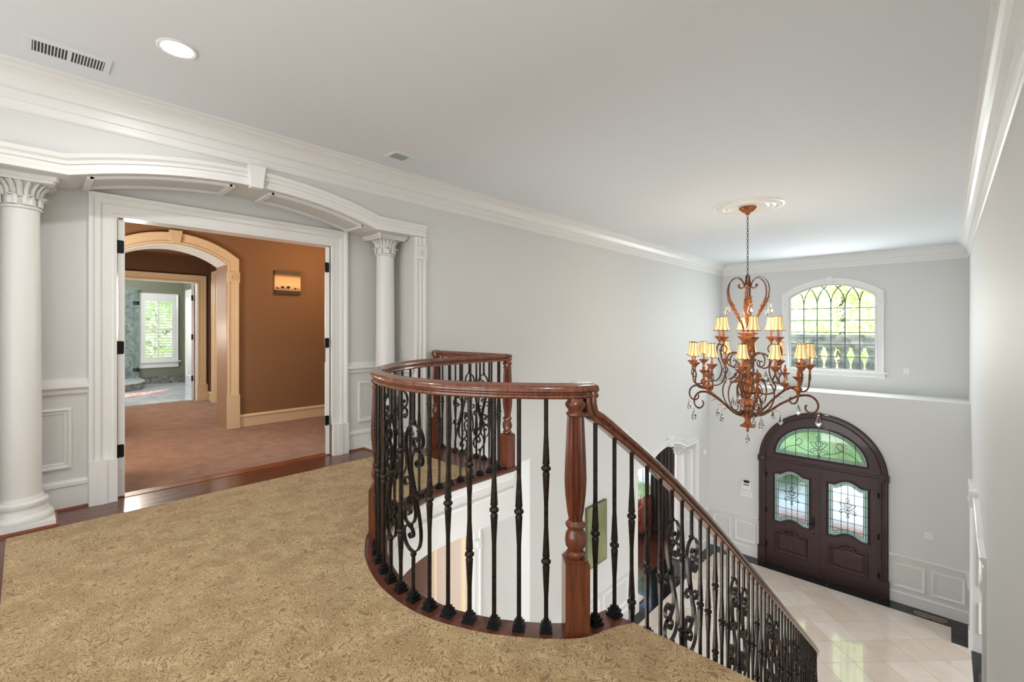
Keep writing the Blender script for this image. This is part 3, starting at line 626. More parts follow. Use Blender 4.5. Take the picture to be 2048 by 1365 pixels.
# baluster meshes -------------------------------------------------------
BW = .0082
def bar(m, z0, z1, flare=()):
    """square bar with flared swellings either side of each knuckle height"""
    st_ = [(z0, BW), ]
    for zk in sorted(flare):
        st_ += [(zk-.15, BW), (zk-.035, .0145), (zk-.022, .0155), (zk-.012, .0085), (zk+.012, .0085), (zk+.022, .0155), (zk+.035, .0145), (zk+.15, BW)]
    st_.append((z1, BW)); q = [st_[0]]
    for s_ in st_[1:]:
        if s_[0] > q[-1][0]+.001: q.append(s_)
    vs = []; n = 8
    for z, r in q:
        for k in range(n):
            a = 2*pi*(k+.5)/n; kk = 1.08 if k % 2 == 0 else 1.08
            vs.append((r*kk*cos(a)*(1.12 if r < .012 else 1), r*kk*sin(a)*(1.12 if r < .012 else 1), z))
    m.add(vs, [(j*n+i, j*n+(i+1) % n, (j+1)*n+(i+1) % n, (j+1)*n+i) for j in range(len(q)-1) for i in range(n)], True)
def knuckle_mesh():
    m = MB(); m.lathe([(.009, -.015), (.014, -.012), (.0205, -.005), (.0215, 0), (.0205, .005), (.014, .012), (.009, .015)], n=12); return m
SCR_MAIN = [(.015, .222), (.024, .230), (.016, .243), (.002, .236), (.0, .215), (.014, .192), (.036, .19), (.052, .215), (.051, .255), (.034, .29), (.004, .306), (-.02, .292), (-.037, .26), (-.042, .208), (-.034, .135), (-.018, .06), (0, 0)]
SCR_SEC = [(.026, .138), (.018, .130), (.014, .118), (.026, .108), (.044, .116), (.051, .14), (.044, .168), (.024, .182), (.003, .170), (-.010, .142), (-.012, .095), (-.002, .035), (.010, -.015), (.022, -.04), (.038, -.044), (.050, -.030), (.050, -.012), (.04, -.004), (.031, -.012)]
def scroll_mb(mir=1, dz=0, main=False):
    m = MB(); rib = [(-.0085, -.0032), (.0085, -.0032), (.0085, .0032), (-.0085, .0032)]
    full = SCR_MAIN + [(-a, -b) for a, b in SCR_MAIN[-2::-1]]
    def sw(pts):
        c = crom([(a*mir*1.4, 0, b+dz) for a, b in pts], 3); m.sweep(c, rib, side=(0, 1, 0))
    if main: sw(full); return m
    sw(SCR_SEC); sw([(-a, -b) for a, b in SCR_SEC])
    for a, b in ((.016, .186), (-.016, -.186), (0, 0)): m.box(a*mir*1.4-.010, a*mir*1.4+.010, -.0085, .0085, b+dz-.009, b+dz+.009)
    return m
KN = {}
def kn(): 
    if 'k' not in KN: KN['k'] = knuckle_mesh().mesh('knuckle', IRON)
    return KN['k']
def shoe_mesh():
    if 's' not in KN:
        m = MB()
        for h, z0, z1 in ((.027, 0, .012), (.020, .012, .022), (.022, .022, .032), (.014, .032, .046)): m.prism([(-h, -h), (h, -h), (h, h), (-h, h)], mp_Z(0), z0, z1)
        KN['s'] = m.mesh('shoe', IRONSH)
    return KN['s']
def link(name, me, parent, loc, rz=0):
    o = bpy.data.objects.new(name, me); COL.objects.link(o); o.parent = parent; o.location = loc; o.rotation_euler = (0, 0, rz); return o
def baluster(kind, x, y, zb, zt, rz, up=0):
    """zb foot, zt underside of rail; features hang from the rail"""
    L_ = round(zt+up-zb, 2); key = (kind, L_)
    if key not in KN:
        m = MB()
        if kind == 'K1': bar(m, .02, L_, (L_-.49,))
        elif kind == 'K2': bar(m, .02, L_, (L_-.30, L_-.70))
        else:
            c = L_-.462; bar(m, .02, c-.31); bar(m, c+.31, L_)
            m.merge(scroll_mb(1 if kind == 'SL' else -1, c, True))
            for zz in (c-.315, c+.315): m.lathe([(.008, -.014), (.015, -.006), (.016, 0), (.013, .007), (.008, .012)], (0, 0, zz), 10)
        KN[key] = m.mesh('baluster', IRON)
    o = link('baluster', KN[key], bal, (x-BO[0], y-BO[1], zb-BO[2]), rz)
    link('shoe', shoe_mesh(), o, (0, 0, 0))
    if kind == 'K1': link('knuckle', kn(), o, (0, 0, L_-.49))
    elif kind == 'K2': link('knuckle', kn(), o, (0, 0, L_-.30)); link('knuckle', kn(), o, (0, 0, L_-.70))
    else:
        kk = 'sc'+kind
        if kk not in KN: KN[kk] = scroll_mb(1 if kind == 'SL' else -1).mesh('scroll', IRON)
        link('scroll', KN[kk], o, (0, 0, L_-.462))
    return o
# landing: measured spacing of .112 m along the curve, pattern K2 K1 K1 | S K2 S | ...
near = [('K2', -1.249, 1.539), ('K1', -1.342, 1.468), ('K1', -1.433, 1.407), ('K2', -1.537, 1.356), ('K1', -1.64, 1.318), ('K1', -1.742, 1.291), ('SL', -1.853, 1.279), ('K2', -1.964, 1.281), ('SR', -2.074, 1.294),
        ('K1', -2.183, 1.32), ('K1', -2.297, 1.358), ('K1', -2.39, 1.397), ('K2', -2.48, 1.45)]
def ang(x, y):
    i = min(range(len(CURVE)-1), key=lambda k: (CURVE[k][0]-x)**2+(CURVE[k][1]-y)**2); return at(CURVE, CD, CD[i]+.001)[1]
for kd, x, y in near: baluster(kd, x, y, 0, 1.0, ang(x, y)+pi)
i0 = min(range(len(CURVE)), key=lambda k: (CURVE[k][0]+2.585)**2+(CURVE[k][1]-1.525)**2); s0, s1 = CD[i0], CD[-1]
pat = ['K1', 'SL', 'K2', 'SR', 'K1', 'K1', 'K2', 'K1', 'K1', 'SL', 'K2', 'SR', 'K1', 'K1', 'K2', 'K1']
n_ = round((s1-s0)/.113)
for k in range(1, n_):
    (x, y), a = at(CURVE, CD, s0+(s1-s0)*k/n_); baluster(pat[(k-1) % len(pat)], x, y, 0, 1.0, a+pi)
for k, kd in enumerate(['K1', 'K1', 'SL', 'K2', 'SR', 'K1', 'K1', 'K1', 'K1']):
    if k < 9: baluster(kd, -3.105-.109*k, 3.12, 0, 1.0, pi)
# stair balusters
def tread_z(x, y):
    if y < YS+.02: return 0
    if y < yc: return -RISE*(int((y-YS-.02)/RUN)+1)
    a = math.degrees(math.atan2(y-yc, x-cxw)); return -RISE*(NS+int(max(0, a)/20)+1)
sp = ['K1', 'K1', 'K2', 'K1', 'K1', 'SL', 'K2', 'SL', 'K1', 'K1', 'K2']+['K1', 'K1', 'SL', 'K2', 'SL', 'K1', 'K1', 'K2']*6
s = s_n; k = 0
while s < SD_[-1]-.75:
    (x, y), a = at(SCV, SD_, s); zb = max(tread_z(x, y), ZF); zt = zr(s)
    if zb < zt-.2: baluster(sp[k % len(sp)], x, y, zb, zt, a, .008)
    s += .1145; k += 1
# ------------------------------------------------------------------ ceiling vents and can light
def vent(x0, x1, y0, y1, label, split, axis='Y', closed=False, w=.17):
    t = thing('ceiling_vent', ((x0+x1)/2, (y0+y1)/2, ZC-.012), label, 'vent')
    m = MB(); e = .028
    m.box(x0-e, x1+e, y0-e, y0, ZC-.008, ZC); m.box(x0-e, x1+e, y1, y1+e, ZC-.008, ZC); m.box(x0-e, x0, y0, y1, ZC-.008, ZC); m.box(x1, x1+e, y0, y1, ZC-.008, ZC)
    m.box(x0, x1, (y0+y1)/2-.006, (y0+y1)/2+.006, ZC-.008, ZC); m.build('frame', CEIL, t)
    m = MB(); m.box(x0, x1, y0, y1, ZC-.0015, ZC-.0005); m.build('duct_dark_sheet', BLACKM, t)  # thin black sheet stands in for the shade inside the vent
    n = 22
    for i in range(n):
        f = y0+(y1-y0)*(i+.5)/n
        m = MB(); 
        tl = .010 if not (closed and i >= n/2) else .0158
        m.box(x0, x1, f-(y1-y0)/n*w*(5.5 if (closed and i >= n/2) else 1), f+(y1-y0)/n*w*(5.5 if (closed and i >= n/2) else 1), ZC-.007, ZC-.003); m.build('slat', CEIL, t)
vent(-3.80, -3.655, .03, .335, 'white ceiling vent near the can light at the upper left', True)
vent(-3.755, -3.62, 2.31, 2.63, 'white ceiling vent above the arch, half closed, right of the keystone', True, closed=True, w=.085)
t = thing('recessed_light', (-3.19, .6, ZC-.01), 'round recessed ceiling light glowing white at the upper left', 'ceiling light')
m = MB(); m.lathe([(.098, 0), (.098, -.004), (.09, -.009), (.078, -.006), (.078, 0)], (-3.19, .6, ZC), 40); m.build('trim_ring', TRIM, t)
m = MB(); m.lathe([(.078, -.004), (.0, -.006)], (-3.19, .6, ZC), 40); m.build('lens', mat('lit_lens', (255, 253, 248), .5, emit=9), t)
# ------------------------------------------------------------------ wall plates, thermostat, floor vent
def plate(x, z, y, w, h, n, label, cat='switch'):
    t = thing('switch_plate' if cat == 'switch' else 'outlet_plate', (x, y, z), label, cat)
    m = MB(); m.prism([(x-w/2, z-h/2), (x+w/2, z-h/2), (x+w/2, z+h/2), (x-w/2, z+h/2)], mp_Y(y), 0, .006); m.build('plate', TRIM, t)
    for i in range(n):
        u = x+(i-(n-1)/2)*.046; m = MB(); m.prism([(u-.009, z-.02), (u+.009, z-.02), (u+.009, z+.02), (u-.009, z+.02)], mp_Y(y), .006, .012 if cat == 'switch' else .008); m.build('toggle' if cat == 'switch' else 'socket', SOFF, t)
plate(-.227, -2.504, YL, .115, .125, 2, 'white double switch plate on the wall right of the front door')
plate(-3.33, -2.50, YL, .25, .125, 4, 'white four-gang switch plate left of the front door below the keypad')
plate(-.58, .44, YU, .09, .12, 1, 'white outlet plate on the upper wall right of the arched window', 'outlet')
t = thing('security_keypad', (-3.33, YL, -2.33), 'white alarm keypad with a small dark screen left of the front door', 'keypad')
m = MB(); m.prism([(-3.43, -2.40), (-3.235, -2.40), (-3.235, -2.24), (-3.25, -2.22), (-3.415, -2.22), (-3.43, -2.24)], mp_Y(YL), 0, .028); m.build('case', TRIM, t)
m = MB(); m.prism([(-3.38, -2.19), (-3.27, -2.19), (-3.27, -2.24), (-3.38, -2.24)], mp_Y(YL), .0, .031); m.prism([(-3.39, -2.275), (-3.27, -2.275), (-3.27, -2.295), (-3.39, -2.295)], mp_Y(YL), .028, .031); m.build('screen', BLACKM, t)
t = thing('thermostat', (WL, 11.02, -1.62), 'small white thermostat on the left wall near the front corner', 'thermostat')
m = MB(); m.lathe([(0, .03), (.045, .028), (.055, .018), (.058, 0)], n=24); m.xf(Matrix.Translation((WL, 11.05, -1.62)) @ Matrix.Rotation(pi/2, 4, 'Y')); m.build('case', TRIM, t)
m = MB(); m.lathe([(0, .036), (.03, .034), (.032, .028)], n=20); m.xf(Matrix.Translation((WL, 11.05, -1.62)) @ Matrix.Rotation(pi/2, 4, 'Y')); m.build('dial', SOFF, t)
t = thing('floor_vent', (-.16, 11.19, ZF), 'tan metal floor register in the black border right of the front door', 'vent')
TAN = mat('tan_metal', (168, 150, 128), .4, .3)
m = MB(); x0, x1, y0, y1 = -.42, .02, 11.13, 11.27
m.box(x0, x1, y0, y0+.025, ZF, ZF+.006); m.box(x0, x1, y1-.025, y1, ZF, ZF+.006); m.box(x0, x0+.03, y0, y1, ZF, ZF+.006); m.box(x1-.03, x1, y0, y1, ZF, ZF+.006); m.box((x0+x1)/2-.012, (x0+x1)/2+.012, y0, y1, ZF, ZF+.006); m.build('frame', TAN, t)
m = MB(); m.box(x0+.02, x1-.02, y0+.02, y1-.02, ZF, ZF+.001); m.build('duct_dark_sheet', BLACKM, t)  # flat black sheet paints in the dark of the open register
for i in range(20):
    f = x0+.036+(x1-x0-.072)*(i+.5)/20
    if abs(f-(x0+x1)/2) > .012: m = MB(); m.box(f-.004, f+.004, y0+.02, y1-.02, ZF+.001, ZF+.005); m.build('slat', TAN, t)
# ------------------------------------------------------------------ FRONT DOOR
fd = thing('door_2', (-1.93, YL, ZF), 'dark mahogany arched double front door with leaded glass', 'front door', kind=ST)
DC = [(0, 0), (0, .045), (.02, .05), (.03, .038), (.055, .038), (.065, .05), (.085, .05), (.1, .06), (.115, .05), (.12, 0)]
ri = 1.015
pth = [(-1.93-ri, ZF), (-1.93-ri, -1.6)] + arc(-1.93, -1.6, ri, ri, 180, 0, 40)[1:-1] + [(-1.93+ri, -1.6), (-1.93+ri, ZF)]
m = MB(); m.mould(pth, DC, mp_Y(YL)); m.build('casing', DOORW, fd)
m = MB(); m.prism([(-1.965, -.63), (-1.895, -.63), (-1.88, -.455), (-1.98, -.455)], mp_Y(YL), 0, .08); m.build('keystone', DOORW, fd)
for sg in (-1, 1):
    u = -1.93+sg*(ri+.06); m = MB(); m.prism([(u-.075, -1.66), (u+.075, -1.66), (u+.075, -1.53), (u-.075, -1.53)], mp_Y(YL), 0, .07)
    m.merge(MB().lathe([(.05, 0), (.05, .02), (.035, .022), (.02, .03), (0, .03)], n=16), Matrix.Translation((u, YL-.065, -1.595)) @ Matrix.Rotation(pi/2, 4, 'X'))
    m.prism([(u-.075, ZF), (u+.075, ZF), (u+.075, ZF+.34), (u-.075, ZF+.34)], mp_Y(YL), 0, .07); m.build('corner_block', DOORW, fd)
# transom panel with half-elliptical fanlight
fan = arc(-1.93, -1.43, .80, .63, 0, 180, 32)
pl = [(-1.93+ri, -1.62), (-1.93+ri, -1.6)] + arc(-1.93, -1.6, ri, ri, 0, 90, 20)[1:] + [(-1.93, -.80)] + arc(-1.93, -1.43, .80, .63, 90, 0, 16)[1:] + [(-1.93, -1.43), (-1.93, -1.62)]
pr_ = [(-3.86-a, b) for a, b in pl]
m = MB(); m.prism(pl, mp_Y(YL, 1), 0, .045); m.prism(pr_, mp_Y(YL, 1), 0, .045)
fan_in = fan + []
m.mould(fan, [(0, .0), (0, .012), (-.02, .018), (-.04, .004)], mp_Y(YL), True)
m.mould([(-1.93+ri, -1.62), (-1.93-ri, -1.62)], [(0, .0), (0, .03), (-.02, .036), (-.04, .03), (-.06, .012), (-.06, 0)], mp_Y(YL))
m.build('transom', DOORW, fd)
def came(paths, mp_, b=.010, r=.0055):
    mm = MB()
    for p in paths: mm.tube([mp_(u, v, b) for u, v in p], r, 4)
    return mm
mpd = mp_Y(YL+.02)
fi = arc(-1.93, -1.43, .80, .63, 0, 180, 32)
m = MB(); m.prism(fi, mpd, -.006, .004); tg = m.build('transom_glass', DGLASS, fd)
def ring(mb, outer, inner, mp_, b0, b1):
    n = len(outer); vs = [mp_(u, v, b1) for u, v in outer]+[mp_(u, v, b1) for u, v in inner]+[mp_(u, v, b0) for u, v in outer]+[mp_(u, v, b0) for u, v in inner]
    mb.add(vs, [(i, (i+1) % n, n+(i+1) % n, n+i) for i in range(n)]+[(2*n+i, 2*n+(i+1) % n, 3*n+(i+1) % n, 3*n+i) for i in range(n)]+[(n+i, n+(i+1) % n, 3*n+(i+1) % n, 3*n+i) for i in range(n)])
m = MB(); ring(m, fi, offs(fi, .06, True), mpd, .004, .009); m.build('bevel_border', BEVEL, tg)
FROST = mat('frosted_bevel', (240, 244, 244), .35)
def lotus(cx, cz, k, fan=False):
    """lead outline of the lotus-like ornament"""
    P_ = []
    def e(x, z, rx, rz, n=14): return [(cx+(x+rx*cos(2*pi*i/n))*k, cz+(z+rz*sin(2*pi*i/n))*k) for i in range(n+1)]
    def c(pts): return [(cx+a.x*k, cz+a.y*k) for a in crom([(x, z, 0) for x, z in pts], 4)]
    P_.append(c([(0, .245), (-.028, .205), (-.02, .17), (0, .16), (.02, .17), (.028, .205), (0, .245)]))
    P_.append(c([(0, .15), (-.03, .10), (-.02, .05), (0, .03), (.02, .05), (.03, .10), (0, .15)]))
    for s_ in (-1, 1):
        P_.append(c([(0, .03), (s_*.05, .06), (s_*.055, .11), (s_*.02, .15)])); P_.append(c([(s_*.055, .10), (s_*.075, .115), (s_*.13, .105), (s_*.10, .06), (s_*.06, .015), (0, .0)]))
        P_.append(c([(0, .0), (s_*.06, .0), (s_*.12, -.03), (s_*.135, -.075), (s_*.105, -.085), (s_*.09, -.06), (s_*.05, -.035), (0, -.01)]))
    P_.append(c([(0, 0), (-.028, -.05), (0, -.10), (.028, -.05), (0, 0)])); P_.append(c([(0, -.10), (-.022, -.135), (0, -.17), (.022, -.135), (0, -.10)]))
    return P_
L_ = [offs(fi, .03, True)+[offs(fi, .03, True)[0]], offs(fi, .06, True)+[offs(fi, .06, True)[0]]]
for u in (-.62, -.42, -.19, 0, .19, .42, .62):
    zt = -1.43+.63*sqrt(max(0, 1-(u/.80)**2)); L_.append([(-1.93+u, -1.43), (-1.93+u, zt)])
L_ += lotus(-1.93, -1.22, 1.15)
for s_ in (-1, 1): L_.append([(v.x, v.y) for v in crom([(-1.93+s_*.05, -1.34, 0), (-1.93+s_*.3, -1.26, 0), (-1.93+s_*.42, -1.16, 0), (-1.93+s_*.36, -1.05, 0), (-1.93+s_*.3, -1.12, 0), (-1.93+s_*.38, -1.2, 0), (-1.93+s_*.52, -1.24, 0), (-1.93+s_*.68, -1.36, 0)], 4)])
came(L_, mpd).build('lead_came', LEAD, tg)
m = MB()
for u in (-.42, 0, .42): m.prism([(-1.93+u-.016, -1.0), (-1.93+u, -1.02), (-1.93+u+.016, -1.0), (-1.93+u, -.975)], mpd, .004, .012)
m.build('jewel', CRYST, tg)
def glass_outline(a, b, z0, z1, n=8):
    """serpentine topped and bottomed light"""
    w = b-a; top = [(a, z1-.10), (a+.1, z1-.10), ] + [(a+w*f, z1-.10+.10*sin(pi*(f-.17)/.66)) for f in [.17+.66*i/14 for i in range(1, 14)]] + [(b-.1, z1-.10), (b, z1-.10)]
    bot_ = [(b, z0), (b-.1, z0)] + [(b-w*f, z0+.09*sin(pi*(f-.17)/.66)) for f in [.17+.66*i/14 for i in range(1, 14)]] + [(a+.1, z0), (a, z0)]
    return top[::-1] + bot_[::-1]
for sgn, (xa_, xb_) in enumerate(((-2.916, -1.934), (-1.926, -.948))):
    cxl = (xa_+xb_)/2; ga, gb = cxl-.32, cxl+.32; zt, zb_ = -1.618, ZF+.02
    g = glass_outline(ga, gb, -2.93, -1.80)
    # leaf face as two halves round the light
    n2 = len(g)
    top_i = [i for i, p in enumerate(g) if p[1] > -2.3]; 
    gl = [p for p in g]
    left = [p for p in g if p[0] <= cxl+1e-4]; right = [p for p in g if p[0] >= cxl-1e-4]
    lt = sorted([p for p in left if p[1] > -2.3], key=lambda p: (-p[0], )) ; lb = sorted([p for p in left if p[1] <= -2.3], key=lambda p: (p[0],))
    rt = sorted([p for p in right if p[1] > -2.3], key=lambda p: (p[0],)); rb = sorted([p for p in right if p[1] <= -2.3], key=lambda p: (-p[0],))
    m = MB(); yd = mp_Y(YL, 1)
    m.prism([(cxl, zb_), (xa_, zb_), (xa_, zt), (cxl, zt)] + lt + lb, yd, 0, .045)
    m.prism([(cxl, zb_), (xb_, zb_), (xb_, zt), (cxl, zt)] + rt + rb, yd, 0, .045)
    gg = g if sum(g[i][0]*g[(i+1) % n2][1]-g[(i+1) % n2][0]*g[i][1] for i in range(n2)) > 0 else g[::-1]
    m.mould(gg, [(0, 0), (0, .014), (-.018, .02), (-.036, .012), (-.042, 0)], mp_Y(YL), True)
    leaf = m.build('leaf', DOORW, fd)
    # raised lower panel
    pa, pb, pz0, pz1 = cxl-.33, cxl+.33, -3.62, -3.14
    pp = [(pa, pz0), (pb, pz0), (pb, pz1), (pb-.16, pz1)] + [(cxl+.17*cos(t_)*1.0, pz1+.085*sin(t_)**.8) for t_ in [pi*i/12 for i in range(1, 12)]] + [(pa+.16, pz1), (pa, pz1)]
    m = MB(); m.mould(pp, [(0, 0), (0, .012), (.012, .022), (.028, .022), (.038, .01), (.055, .0), (.06, .0)], mp_Y(YL), True)
    ppi = offs(pp, .075, True); m.mould(ppi, [(0, 0), (.022, .014), (.03, .014)], mp_Y(YL), True); m.prism(offs(pp, .105, True), mp_Y(YL), 0, .014); m.build('raised_panel', DOORW, leaf)
    m = MB(); m.prism(gg, mpd, -.006, .003); m.build('glass', DGLASS, leaf)
    m = MB(); ring(m, gg, offs(gg, .065, True), mpd, .003, .008); m.build('bevel_border', BEVEL, leaf)
    in1, in2 = offs(gg, .03, True), offs(gg, .065, True)
    L_ = [in1+[in1[0]], in2+[in2[0]]]
    for u in (-.11, 0, .11): L_.append([(cxl+u, -2.93+.03), (cxl+u, -1.86)])
    for z in (-2.05, -2.24, -2.43, -2.62, -2.78): L_.append([(ga, z), (gb, z)])
    L_ += lotus(cxl, -2.36, 1.0); came(L_, mpd).build('lead_came', LEAD, leaf)
    m = MB()
    for u, z in ((-.11, -2.05), (.11, -2.05), (-.11, -2.78), (.11, -2.78)): m.prism([(cxl+u-.014, z), (cxl+u, z-.018), (cxl+u+.014, z), (cxl+u, z+.018)], mpd, .003, .01)
    m.build('jewel', FROST, leaf)
    xh = xa_ if sgn == 0 else xb_
    for z in (-1.95, -2.75, -3.5): h = MB(); h.lathe([(.010, -.05), (.010, .05)], (xh, YL-.012, z), 8); h.box(xh-.02, xh+.02, YL-.012, YL-.003, z-.05, z+.05); h.build('hinge', BLACKM, leaf)
    if sgn == 0:
        xk = xb_-.09; h = MB(); h.prism([(xk+.03*cos(t_), -2.78+.14*sin(t_)) for t_ in [2*pi*i/20 for i in range(20)]], mp_Y(YL), 0, .012)
        h.merge(MB().lathe([(.014, 0), (.014, .05)], n=10), Matrix.Translation((xk, YL-.01, -2.82)) @ Matrix.Rotation(pi/2, 4, 'X'))
        h.tube([(xk, YL-.06, -2.82), (xk-.05, YL-.065, -2.815), (xk-.11, YL-.055, -2.825)], [.011, .009, .007], 8); h.build('handle', BLACKM, leaf)
        h = MB(); h.lathe([(.02, 0), (.02, .012), (.008, .016)], n=12).xf(Matrix.Translation((xk, YL-.002, -3.02)) @ Matrix.Rotation(pi/2, 4, 'X')); h.build('deadbolt', BLACKM, leaf)
m = MB(); m.box(-1.945, -1.915, YL-.02, YL, ZF+.02, -1.64); m.build('astragal', DOORW, fd)
m = MB(); m.box(-2.95, -.91, YL-.03, YL+.10, ZF, ZF+.022); m.build('threshold', DOORW, fd)
m = MB(); m.box(-1.93-ri-.01, -2.914, YL, YL+.1, ZF, -1.6); m.box(-.950, -1.93+ri+.01, YL, YL+.1, ZF, -1.6); m.build('jamb', DOORW, fd)
# ------------------------------------------------------------------ ARCHED UPPER WINDOW
wn = thing('window_1', (xm, YU, .4), 'arched leaded window with gothic bars above the ledge', 'window', kind=ST)
AW = seg(xa, xb, 2.02, .27, 28)
WC = [(0, 0), (0, .03), (.02, .036), (.03, .024), (.07, .024), (.08, .036), (.105, .038), (.125, .05), (.135, .045), (.14, 0)]
m = MB(); m.mould([(xa, .4), (xa, 2.02)]+AW[1:-1]+[(xb, 2.02), (xb, .4)], WC, mp_Y(YU)); m.build('casing', TRIM, wn)
m = MB(); m.prism([(xm-.04, 2.28), (xm+.04, 2.28), (xm+.055, 2.45), (xm-.055, 2.45)], mp_Y(YU), 0, .06); m.build('keystone', TRIM, wn)
for u in (xa-.07, xb+.07): m = MB(); rosette(m, mp_Y(YU), u, 1.86, .15, .15); m.build('rosette_block', TRIM, wn)
m = MB(); m.box(xa-.2, xb+.2, YU-.09, YU+.05, .365, .40); m.mould([(xb+.15, .365), (xa-.15, .365)][::-1], [(0, 0), (0, .05), (-.03, .045), (-.05, .02), (-.1, .015), (-.1, 0)], mp_Y(YU)); m.build('sill', TRIM, wn)
m = MB(); fr = [(xa, .4), (xb, .4), (xb, 2.02)]+AW[::-1][1:-1]+[(xa, 2.02)]
m.mould(fr, [(0, -.12), (.025, -.12), (.025, -.06), (0, -.06)], mp_Y(YU), True); m.build('sash', TRIM, wn)
xs = [xa+.025+(xb-xa-.05)*i/6 for i in range(7)]; zs = [.425, .68, .95, 1.22, 1.487, 1.755]
for i in range(6):
    for j in range(5): m = MB(); m.box(xs[i], xs[i+1], YU+.088, YU+.092, zs[j], zs[j+1]); m.build('pane', GLASS, wn)
m = MB(); m.prism([(xs[0], 1.755), (xs[6], 1.755), (xs[6], 2.03)]+[(u, v-.02) for u, v in AW[::-1]]+[(xs[0], 2.03)], mp_Y(YU, 1), .088, .092); m.build('arched_pane', GLASS, wn)
MUN = mat('grey_glazing_bar', (92, 112, 112), .5, .3)
mpw = mp_Y(YU+.085)
for x in xs[1:-1]: m = MB(); m.box(x-.009, x+.009, YU+.078, YU+.1, .425, 1.86); m.build('glazing_bar', MUN, wn)
for z in zs[1:]: m = MB(); m.box(xs[0], xs[6], YU+.080, YU+.098, z-.008, z+.008); m.build('glazing_bar', MUN, wn)
R_ = (( (xb-xa)/2)**2+.27**2)/(2*.27)
def ztop(x): return 2.29-R_+sqrt(R_*R_-(x-xm)**2)-.02
for i in range(0, 7):
    for s_ in (-1, 1):
        p = [(xs[i]+s_*.40*(1-cos(t_)), 1.84+.50*sin(t_)) for t_ in [radians(4*k) for k in range(23)]]
        p = [q for q in p if xs[0] < q[0] < xs[6] and q[1] < ztop(q[0])]
        if len(p) > 3 and 0 < i < 6: m = MB(); m.tube([mpw(u, v, -.004) for u, v in p], .010, 4); m.build('glazing_bar', MUN, wn)
# ================================================================== CHANDELIER
CHX, CHY = -1.88, 6.482
BRONZE = mat('rust_bronze', (186, 118, 74), .42, .5, noise=30, rgb2=(118, 66, 40), ramp=(.3, .7), detail=4)
DBRONZE = mat('dark_bronze_arm', (126, 80, 58), .4, .55, noise=24, rgb2=(70, 46, 38))
GILT = mat('gilt_leaf', (206, 134, 76), .4, .5, noise=60, rgb2=(120, 62, 34))
SHADE = mat('lit_cream_shade', (250, 218, 160), .7, emit=.34)
BRAID = mat('shade_braid', (92, 52, 30), .7)
CANDLE = mat('candle_sleeve', (196, 112, 66), .5, emit=.08)
ch = thing('chandelier', (CHX, CHY, 2.88), 'large bronze scrolled chandelier with small cream shades and crystal drops', 'chandelier')
T0 = Matrix.Translation((CHX, CHY, 0)) @ Matrix.Diagonal((.88, .88, 1, 1))
def chb(mb, name, mt, parent=None): mb.xf(T0) if True else 0; return mb.build(name, mt, parent or ch)
m = MB(); m.lathe([(.0, 0), (.115, -.004), (.12, -.014), (.105, -.03), (.075, -.055), (.04, -.075), (.028, -.085), (.022, -.1), (0, -.105)], (0, 0, 2.888), 48, flute=24, fa=.10); chb(m, 'canopy', BRONZE)
z = 2.79
zb = 1.99; nl = 22; lh = (z-zb)/nl
for k in range(nl):
    zc = z-lh*(k+.5); hw, hh = .012, lh*.5+.006
    p = [(hw*cos(t_), 0, zc+hh*sin(t_)) for t_ in [2*pi*i/10 for i in range(10)]]
    q = MB(); q.tube(p, .0034, 5, True)
    if k % 2: q.xf(Matrix.Rotation(pi/2, 4, 'Z'))
    chb(q, 'chain_link', BLACKM)
m = MB(); m.tube([(.028*cos(t_), 0, 1.965+.04*sin(t_)) for t_ in [2*pi*i/14 for i in range(14)]], .006, 6, True); chb(m, 'loop', BLACKM)
# turned column
pr = [(0, 1.24+.03), (.13, 1.245), (.13, 1.238), (.085, 1.215), (.06, 1.18), (.052, 1.16), (.058, 1.155), (.058, 1.15), (.04, 1.145), (.062, 1.12), (.074, 1.09), (.07, 1.05), (.05, 1.015), (.055, 1.01), (.055, 1.0), (.046, .98), (.048, .93), (.075, .92), (.075, .905), (.05, .89), (.036, .86), (.034, .78), (.036, .68),
      (.042, .655), (.042, .645), (.034, .63), (.06, .60), (.08, .56), (.082, .54), (.066, .48), (.044, .44), (.05, .435), (.05, .42), (.03, .40), (.05, .39), (.105, .365), (.135, .335), (.13, .32), (.08, .295), (.045, .28), (.035, .23), (.06, .2), (.115, .17), (.12, .16), (.06, .145), (.04, .135), (.036, .09), (.05, .065), (.098, .03), (.1, .022), (.03, .01), (.014, 0), (.014, -.02), (.02, -.03), (.008, -.05), (0, -.055)]
m = MB(); m.lathe([(a*1.08, b) for a, b in pr], n=48, flute=16, fa=.12); chb(m, 'column', BRONZE)
def rad(pts, phi): return [(r*cos(phi), r*sin(phi), z_) for r, z_ in pts]
def spiral(cx, cz, r0, r1, a0, a1, n=16): return [(cx+(r0+(r1-r0)*i/n)*cos(radians(a0+(a1-a0)*i/n)), cz+(r0+(r1-r0)*i/n)*sin(radians(a0+(a1-a0)*i/n))) for i in range(n+1)]
def drop(x, y, z_, s=1.0, name='crystal_drop'):
    m = MB(); m.tube([(x, y, z_+.05), (x, y, z_)], .0016, 4); m.lathe([(0, .006), (.008*s, 0), (.004*s, -.008)], (x, y, z_), 6, smooth=False); chb(m, 'drop_hook', BLACKM) if False else None
    m = MB(); m.lathe([(.001, 0), (.007*s, -.012*s), (.006*s, -.02*s), (.022*s, -.066*s), (.03*s, -.088*s), (.022*s, -.104*s), (.001, -.125*s)], (x, y, z_), 6, smooth=False); chb(m, name, CRYST)
